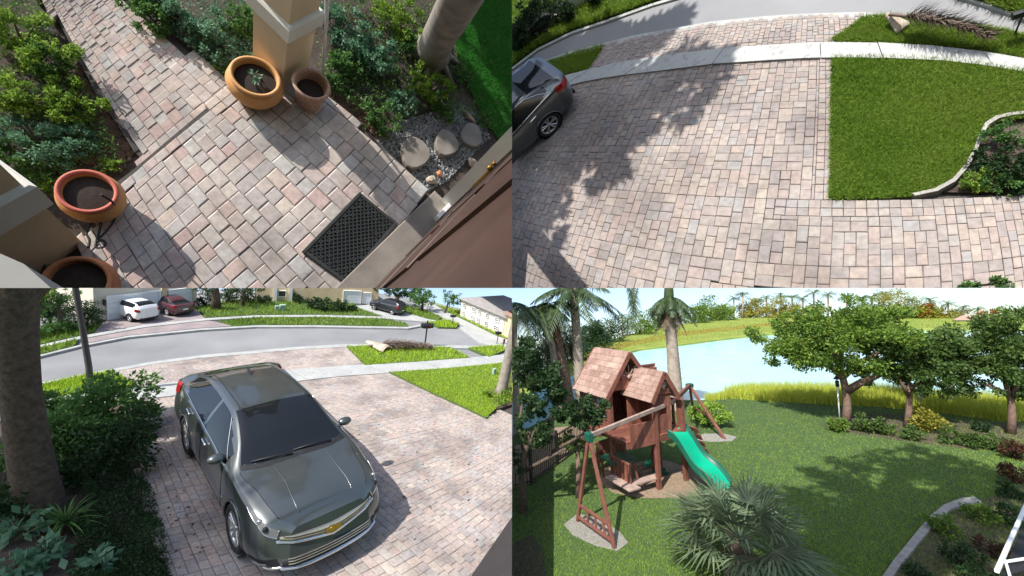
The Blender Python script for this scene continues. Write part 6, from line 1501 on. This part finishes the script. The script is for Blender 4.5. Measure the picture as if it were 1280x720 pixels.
def board_wall(axis, fixed, a0, a1, z0, z1, w=.16, holes=()):
    m = max(1, round((a1 - a0) / w)); w = (a1 - a0) / m
    for i in range(m):
        u = a0 + (i + .5) * w; spans = [(z0, z1)]
        for (h0, h1, g0, g1) in holes:
            if h0 < u < h1: spans = [(z0, g0), (g1, z1)]
        for s0, s1 in spans:
            c, d = ((fixed, u, (s0 + s1) / 2), (.03, w * .94, s1 - s0)) if axis == 'x' else ((u, fixed, (s0 + s1) / 2), (w * .94, .03, s1 - s0))
            pb_('wall_board', 'wood_board', c, d, .004)
board_wall('x', -.66, 1.02, 2.26, DK, EV, .16, [(1.12, 1.58, EV - .75, EV - .25), (1.70, 2.16, EV - .75, EV - .25)])   # window side
for (h0, h1) in ((1.12, 1.58), (1.70, 2.16)):
    f = MB(); 
    for z in (EV - .76, EV - .5, EV - .24): f.box((-.69, (h0 + h1) / 2, z), (.04, .50, .045), bev=.004)
    for y in (h0, (h0 + h1) / 2, h1): f.box((-.695, y, EV - .5), (.04, .045, .47), bev=.004)
    w_ = put(f, 'window', 'wood_red', BR, ps); g = MB(); g.box((-.66, (h0 + h1) / 2, EV - .5), (.012, .45, .48)); put(g, 'curtain', 'purple', BR, w_)
board_wall('y', .95, -.1, X1, DK, EV, .15); board_wall('y', Yb, -.62, X1, DK, EV, .15); board_wall('x', X1, 1.0, 2.26, DK, EV, .16)
board_wall('x', .60, .06, .90, DK, EV - .05, .13); board_wall('y', .04, .08, .58, DK, EV - .05, .125, [(.2, .42, EV - .55, EV - .35)])
board_wall('y', -.03, -.85, -.06, DK - .18, DK + .42, .14)   # parapet boards of the deck front
def gable(x0, x1, y0, y1, ze, zr, over=.12, rows=8, lab=None):
    xm = (x0 + x1) / 2
    for s, xa in ((-1, x0), (1, x1)):
        a = Vector((xm, 0, zr)); e = Vector((xa + s * over, 0, ze - over * (zr - ze) / (xm - x0) * .9)); L = (e - a).length; d = (e - a).normalized(); nrm = Vector((d.z * -s, 0, abs(d.x))) if False else Vector((-d.z * 1, 0, d.x)); 
        if nrm.z < 0: nrm = -nrm
        R = Matrix((d, Vector((0, 1, 0)), d.cross(Vector((0, 1, 0))))).transposed()
        for i in range(rows):
            u = (i + .5) * L / rows; m = 3
            cuts = sorted([y0 - over] + [y0 + (y1 - y0) * (j + .5 * (i % 2) + .3) / m for j in range(m)] + [y1 + over])
            for c0, c1 in zip(cuts[:-1], cuts[1:]):
                if c1 - c0 < .05: continue
                b = MB(); tilt = Matrix.Rotation(.055 * (1 if s < 0 else 1), 3, 'Y')
                b.box(a + d * u + nrm * (.02 + .014) + Vector((0, (c0 + c1) / 2, 0)), (L / rows * 1.12, c1 - c0 - .006, .022), rot=R @ tilt, bev=.003); put(b, 'roof_plank', 'shingle', BR, ps)
        for y in (y0 - over - .015, y1 + over + .015): pbeam('barge_board', 'wood_red', a + Vector((0, y, -.01)), e + Vector((0, y, -.01)), .03, .13)
    # gable boards with a sunburst
    nb = 6
    for y in (y0, y1):
        for i in range(nb):
            u0 = x0 + (x1 - x0) * i / nb; u1 = x0 + (x1 - x0) * (i + 1) / nb; uu = (u0 + u1) / 2; zt_ = ze + (zr - ze) * (1 - abs(uu - xm) / ((x1 - x0) / 2)) - .05
            if zt_ > ze + .04: pb_('gable_board', 'wood_board', (uu, y, (ze + ze + (zt_ - ze) * .6) / 2), ((u1 - u0) * .96, .025, (zt_ - ze) * .6), .003)
    for i in range(5):
        an = pi * (i + .5) / 5; c = Vector((xm, y0 - .03, ze + (zr - ze) * .34)); r1 = (zr - ze) * .30 * (1.1 if i == 2 else .8); pbeam('sunburst_ray', 'wood_grey', c + Vector((cos(an), 0, sin(an))) * .05, c + Vector((cos(an), 0, sin(an))) * r1, .035, .02)
    b = MB(); b.lathe([(0, .0), (.06, .0), (.06, .03), (0, .03)], (xm, y0 - .03, ze + (zr - ze) * .34), 16, (0, -1, 0)); put(b, 'sunburst_hub', 'wood_grey', BR, ps)
gable(-.74, X1, .95, Yb, EV, EV + 1.0)
gable(-.06, .66, 0.0, .95, EV - .02, EV + .55, .10, 6)
# railings
def railing(a, c, z0, z1, m, w=.055):
    a, c = Vector(a), Vector(c); pbeam('rail', 'wood_red', a + Vector((0, 0, z1)), c + Vector((0, 0, z1)), .05, .06); pbeam('rail', 'wood_red', a + Vector((0, 0, z0)), c + Vector((0, 0, z0)), .05, .06)
    for i in range(m):
        p = a.lerp(c, (i + .5) / m); d = (c - a).normalized(); pb_('baluster', 'wood_board', p + Vector((0, 0, (z0 + z1) / 2)), (abs(d.x) * w + .03, abs(d.y) * w + .03, z1 - z0), .004)
railing((.95, .07, 0), (.95, .92, 0), DK + .08, DK + .75, 5); railing((.66, 1.0, 0), (1.4, 1.0, 0), DK + .08, DK + .8, 5); railing((.74, 1.3, 0), (1.3, 1.3, 0), EV - .1, EV + .5, 5)
railing((-.85, .0, 0), (-.85, .85, 0), .30, .78, 6); railing((-.7, 1.7, 0), (.5, 1.9, 0), .25, .80, 9)
# swing beam on the left with its A-frame
bA = toL(BR.P(852, 494, 2.15)); bL = toL(P_h(BR, 736, 545, BR.P(742, 665)))
beam0 = Vector((.3, -.06, EV - .42)); 
pbeam('swing_beam', 'wood_grey', beam0 + Vector((.9, .35, .1)), bL, .06, .10)
l1, l2 = toL(BR.P(722, 652)), toL(BR.P(768, 686))
pbeam('swing_leg', 'wood_red', bL, l1, .07); pbeam('swing_leg', 'wood_red', bL, l2, .07)
for q in (.94, .80): pbeam('cross_bar', 'wood_red', bL.lerp(l1, q), bL.lerp(l2, q), .06)
for q in (.3, .55, .8): pbeam('ladder_rung', 'wood_red', bL.lerp(l1, .94).lerp(bL.lerp(l2, .94), q), bL.lerp(l1, .80).lerp(bL.lerp(l2, .80), q), .045)
b = MB(); b.box(bL + Vector((0, 0, -.02)), (.12, .17, .2), bev=.02); put(b, 'bracket', 'green_metal', BR, ps)
# swing beam on the right
bR = toL(P_h(BR, 862, 482, BR.P(888, 535))); r1, r2 = toL(BR.P(906, 549)), toL(BR.P(868, 523))
pbeam('swing_beam', 'wood_red', (.95, .3, EV - .35), bR, .09, .13); pbeam('swing_leg', 'wood_red', bR, r1, .085); pbeam('swing_leg', 'wood_red', bR, r2, .085); pbeam('cross_bar', 'wood_red', bR.lerp(r1, .62), bR.lerp(r2, .62), .06)
b = MB(); b.box(bR, (.22, .18, .16), bev=.02); put(b, 'bracket', 'green_metal', BR, ps)
# picnic table and benches under the deck
pb_('table_top', 'slide_dark', (-.55, .9, .62), (.75, .7, .05)); pb_('bench', 'wood_grey', (-.95, .25, .30), (.35, .95, .05)); pb_('bench', 'wood_grey', (-.35, .12, .28), (.9, .22, .05))
for x in (-.85, -.3): pbeam('table_leg', 'wood_red', (x, .6, .6), (x + .1, .5, 0), .06); pbeam('table_leg', 'wood_red', (x, 1.2, .6), (x + .1, 1.3, 0), .06)
# climbing ramp right of the slide
for i in range(5): pb_('ramp_board', 'wood_board', (1.28 + i * .10, .12, DK - .04 - i * .20), (.16, .62, .03), .004, Matrix.Rotation(1.1, 3, 'Y'))
# slide: its own thing
s0 = PO + PX_ * .66 + PYv * .02 + Vector((0, 0, DK + .02)); s1 = BR.P(908, 616, .08); st = thing(BR, 'slide', (s0.x, s0.y, 0), 'wavy bright green plastic slide leading down from the playset deck', 'slide')
dh = (s1 - s0); dh.z = 0; Ls = dh.length; dh.normalize(); sd = Vector((-dh.y, dh.x, 0)); N = 36; vs = []; fs = []; vs2 = []; prof = []
for i in range(N + 1):
    k = i / N; z = (DK + .02) * (1 - k) ** 1.0 + .12 * k + .09 * sin(k * 2 * pi * 1.5) * (1 - k * .5) * (k > 0); z = z if k < .93 else z * .9 + .012; prof.append((dh * Ls * k, z))
W_ = .40; cs = [(-W_ - .06, .12), (-W_ - .03, .14), (-W_, .11), (-W_ * .9, .03), (-W_ * .5, .0), (0, -.006), (W_ * .5, .0), (W_ * .9, .03), (W_, .11), (W_ + .03, .14), (W_ + .06, .12)]
def sl(i0, i1, nm, mt):
    vs = []; fs = []; m = i1 - i0
    for p, z in prof:
        for j in range(i0, i1 + 1): vs.append(p + sd * cs[j][0] + Vector((0, 0, z + cs[j][1])))
    for i in range(N):
        for j in range(m): fs.append((i * (m + 1) + j, (i + 1) * (m + 1) + j, (i + 1) * (m + 1) + j + 1, i * (m + 1) + j + 1))
    b = MB(); b.add(vs, fs, True); return put(b, nm, mt, BR, st)
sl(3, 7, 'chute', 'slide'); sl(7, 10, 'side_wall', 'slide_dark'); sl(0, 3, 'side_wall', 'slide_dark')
for sg in (-1, 1):
    b = MB(); b.tube([p + sd * sg * (W_ + .045) + Vector((0, 0, z + .135)) for p, z in prof], .020, 8); put(b, 'lip', 'slide_dark', BR, st)
    vs = []; fs = []
    for p, z in prof: vs += [p + sd * sg * (W_ + .06) + Vector((0, 0, z + .12)), p + sd * sg * (W_ + .06) + Vector((0, 0, z - .04))]
    for i in range(N): fs.append((2 * i, 2 * i + 1, 2 * i + 3, 2 * i + 2))
    b = MB(); b.add(vs, fs, True); put(b, 'outer_wall', 'slide_dark', BR, st)
# toys under the deck and a swing
for (px, py, lab) in ((814, 583, 'bright green plastic toy under the playset deck'), (826, 594, 'dark green plastic toy beside the front post')):
    c = BR.P(px, py); b = MB(); b.box((0, 0, .10), (.42, .22, .05), .5, bev=.02); b.beam((-.15, -.1, .02), (.1, .1, .16), .05); b.beam((.15, .12, .02), (-.08, -.08, .2), .05); tag(put(b, 'toy', 'slide' if px < 820 else 'slide_dark', BR, None, Matrix.Translation(c)), lab, 'toy')
# fan palm in front
fc = BR.P(922, 722); k = BR.mpp(fc); fp_t = thing(BR, 'fan_palm', fc, 'spiky fan palm in the foreground of the back lawn', 'palm tree'); hh = P_h(BR, 925, 672, fc) - fc
b = MB(); b.tube([(0, 0, -.05), hh * .5, hh], [17 * k, 14 * k, 10 * k], 14, jitter=.12); put(b, 'trunk', 'bark', BR, fp_t)
V = [];
for i in range(130):
    a = random.uniform(0, 2 * pi); z = random.uniform(.1, 1.0); p = hh * z; q = Vector((cos(a), sin(a), 0)); e = p + q * 22 * k + Vector((0, 0, random.uniform(-.5, 8) * k)); s = Vector((-sin(a), cos(a), 0)) * 1.1 * k; V += [p + q * 8 * k - s, p + q * 8 * k + s, e + s * .3, e - s * .3]
tag(quads_obj('fibre', np.array([tuple(v) for v in V]), 'dead', BR, fp_t), kind='stuff')
view = Vector((fc.x, fc.y, 0)).normalized(); rt = Vector((view.y, -view.x, 0))
for i in range(34):
    a = 2 * pi * i / 34 + random.uniform(-.1, .1); e = random.choice((random.uniform(-.25, .25), random.uniform(.1, .7), random.uniform(.5, 1.2)))
    d = Vector((cos(a) * cos(e), sin(a) * cos(e), sin(e))); stl = random.uniform(34, 50) * k; q = hh + d * stl - Vector((0, 0, stl * .12)); s = d.cross(Vector((0, 0, 1))).normalized(); u = s.cross(d); V = []
    w = s * .9 * k; V += [hh - w, hh + w, q + w * .7, q - w * .7]
    R_ = random.uniform(46, 66) * k
    nb = 24
    for j in range(nb):
        an = -1.55 + 3.1 * j / (nb - 1); dd = (d * cos(an) + s * sin(an)).normalized(); l = R_ * (1 - .22 * abs(an) / 1.55) * random.uniform(.92, 1.05); sp = dd.cross(u).normalized() * R_ * .026; fold = u * R_ * .03 * (1 if j % 2 else -1)
        m = q + dd * l * .55 + fold - Vector((0, 0, l * .03)); e_ = q + dd * l - Vector((0, 0, l * random.uniform(.08, .3)))
        V += [q - sp * .3, q + sp * .3, m + sp, m - sp, m - sp, m + sp, e_ + sp * .12, e_ - sp * .12]
    quads_obj('fan_leaf', np.array([tuple(v) for v in V]), 'fan', BR, fp_t)
# screen enclosure corner
c = BR.P(1248, 716); t = thing(BR, 'screen_enclosure', c, 'white framed screen enclosure corner at the lower right edge', 'screen enclosure')
def tube_px(pts, h, r): return [BR.P(x, y, h_) - c for (x, y), h_ in zip(pts, h)]
b = MB(); b.beam(BR.P(1246, 714, 1.2) - c, BR.P(1284, 628, 1.2) - c, .045, .045); put(b, 'eave_beam', 'white', BR, t)
b = MB(); b.beam(BR.P(1258, 702, 1.1) - c, BR.P(1290, 697, 1.1) - c, .03, .03); put(b, 'cross_beam', 'white', BR, t)
b = MB(); b.beam(BR.P(1256, 700, 1.1) - c, BR.P(1264, 726, 1.1) - c, .03, .03); put(b, 'cross_beam', 'white', BR, t)
b = MB(); b.beam(BR.P(1247, 716, 0) - c, BR.P(1246, 714, 1.2) - c, .04, .04); put(b, 'post', 'white', BR, t)
b = MB(); b.prism([BR.P(1252, 722, 1.05) - c, BR.P(1286, 640, 1.05) - c, BR.P(1330, 700, 1.05) - c], 1.04, 1.06, True); put(b, 'screen', 'dark', BR, t)

added_shade_tree(BR, [(1000, 640, 1.8, 15), (1100, 620, 1.9, 15), (1200, 600, 2.0, 15), (960, 700, 1.5, 15), (1060, 700, 1.5, 15), (1160, 680, 1.6, 15), (1250, 660, 1.6, 15), (1120, 580, 1.5, 15)], (-7, -9, 0), 'large tree added behind the viewpoint to shade the lower back lawn', .3, 6500)  # added tree out of view, crown shaped to shade the lawn
added_shade_tree(BL, [(60, 640, 1.5, 13), (120, 650, 1.5, 13), (170, 600, 1.2, 13), (215, 600, .8, 13), (215, 660, .9, 13), (180, 690, 1.2, 13), (100, 560, 1.4, 13), (150, 540, 1.0, 13), (250, 690, .8, 13), (60, 720, 1.3, 13), (320, 715, .7, 13), (205, 560, .9, 13), (215, 630, 1.0, 13), (230, 670, 1.0, 13), (255, 705, 1.0, 13), (200, 530, .8, 13), (210, 590, 1.0, 13), (225, 650, 1.0, 13), (235, 690, 1.0, 13)], (-10, -7, 0), 'large tree added behind the viewpoint to shade the left side of the drive', .3, 17000)  # unseen tree put in to darken the left of the drive

for (px, pb_, py, rx, ry, lab) in [(655, 482, 440, 26, 26, 'dense dark tree at the far left behind the palms'), (684, 468, 430, 24, 24, 'dense dark tree between the two left palm trunks'), (716, 452, 424, 20, 18, 'dense dark tree just right of the left palm trunks'), (745, 440, 415, 18, 13, 'dense dark tree left of the first far palm')]:
    far_tree(BR, (px, pb_), (px, py), [(px, py, rx, ry), (px + rx * .4, py + ry * .7, rx, ry * .8), (px - rx * .4, py + ry * .7, rx, ry * .8)], lab, 'leaf_dark', 1.4, 2.6, 4200, 'bark', 'far trees across the lake', name='far_tree', clumps=90, spread=.4, shell=.1)
bpy.context.view_layer.update()
clip_all()
bpy.context.view_layer.update()
for o in list(scene.objects):                 # things wholly cut away
    if o.type == 'EMPTY' and not o.children: bpy.data.objects.remove(o, do_unlink=True)
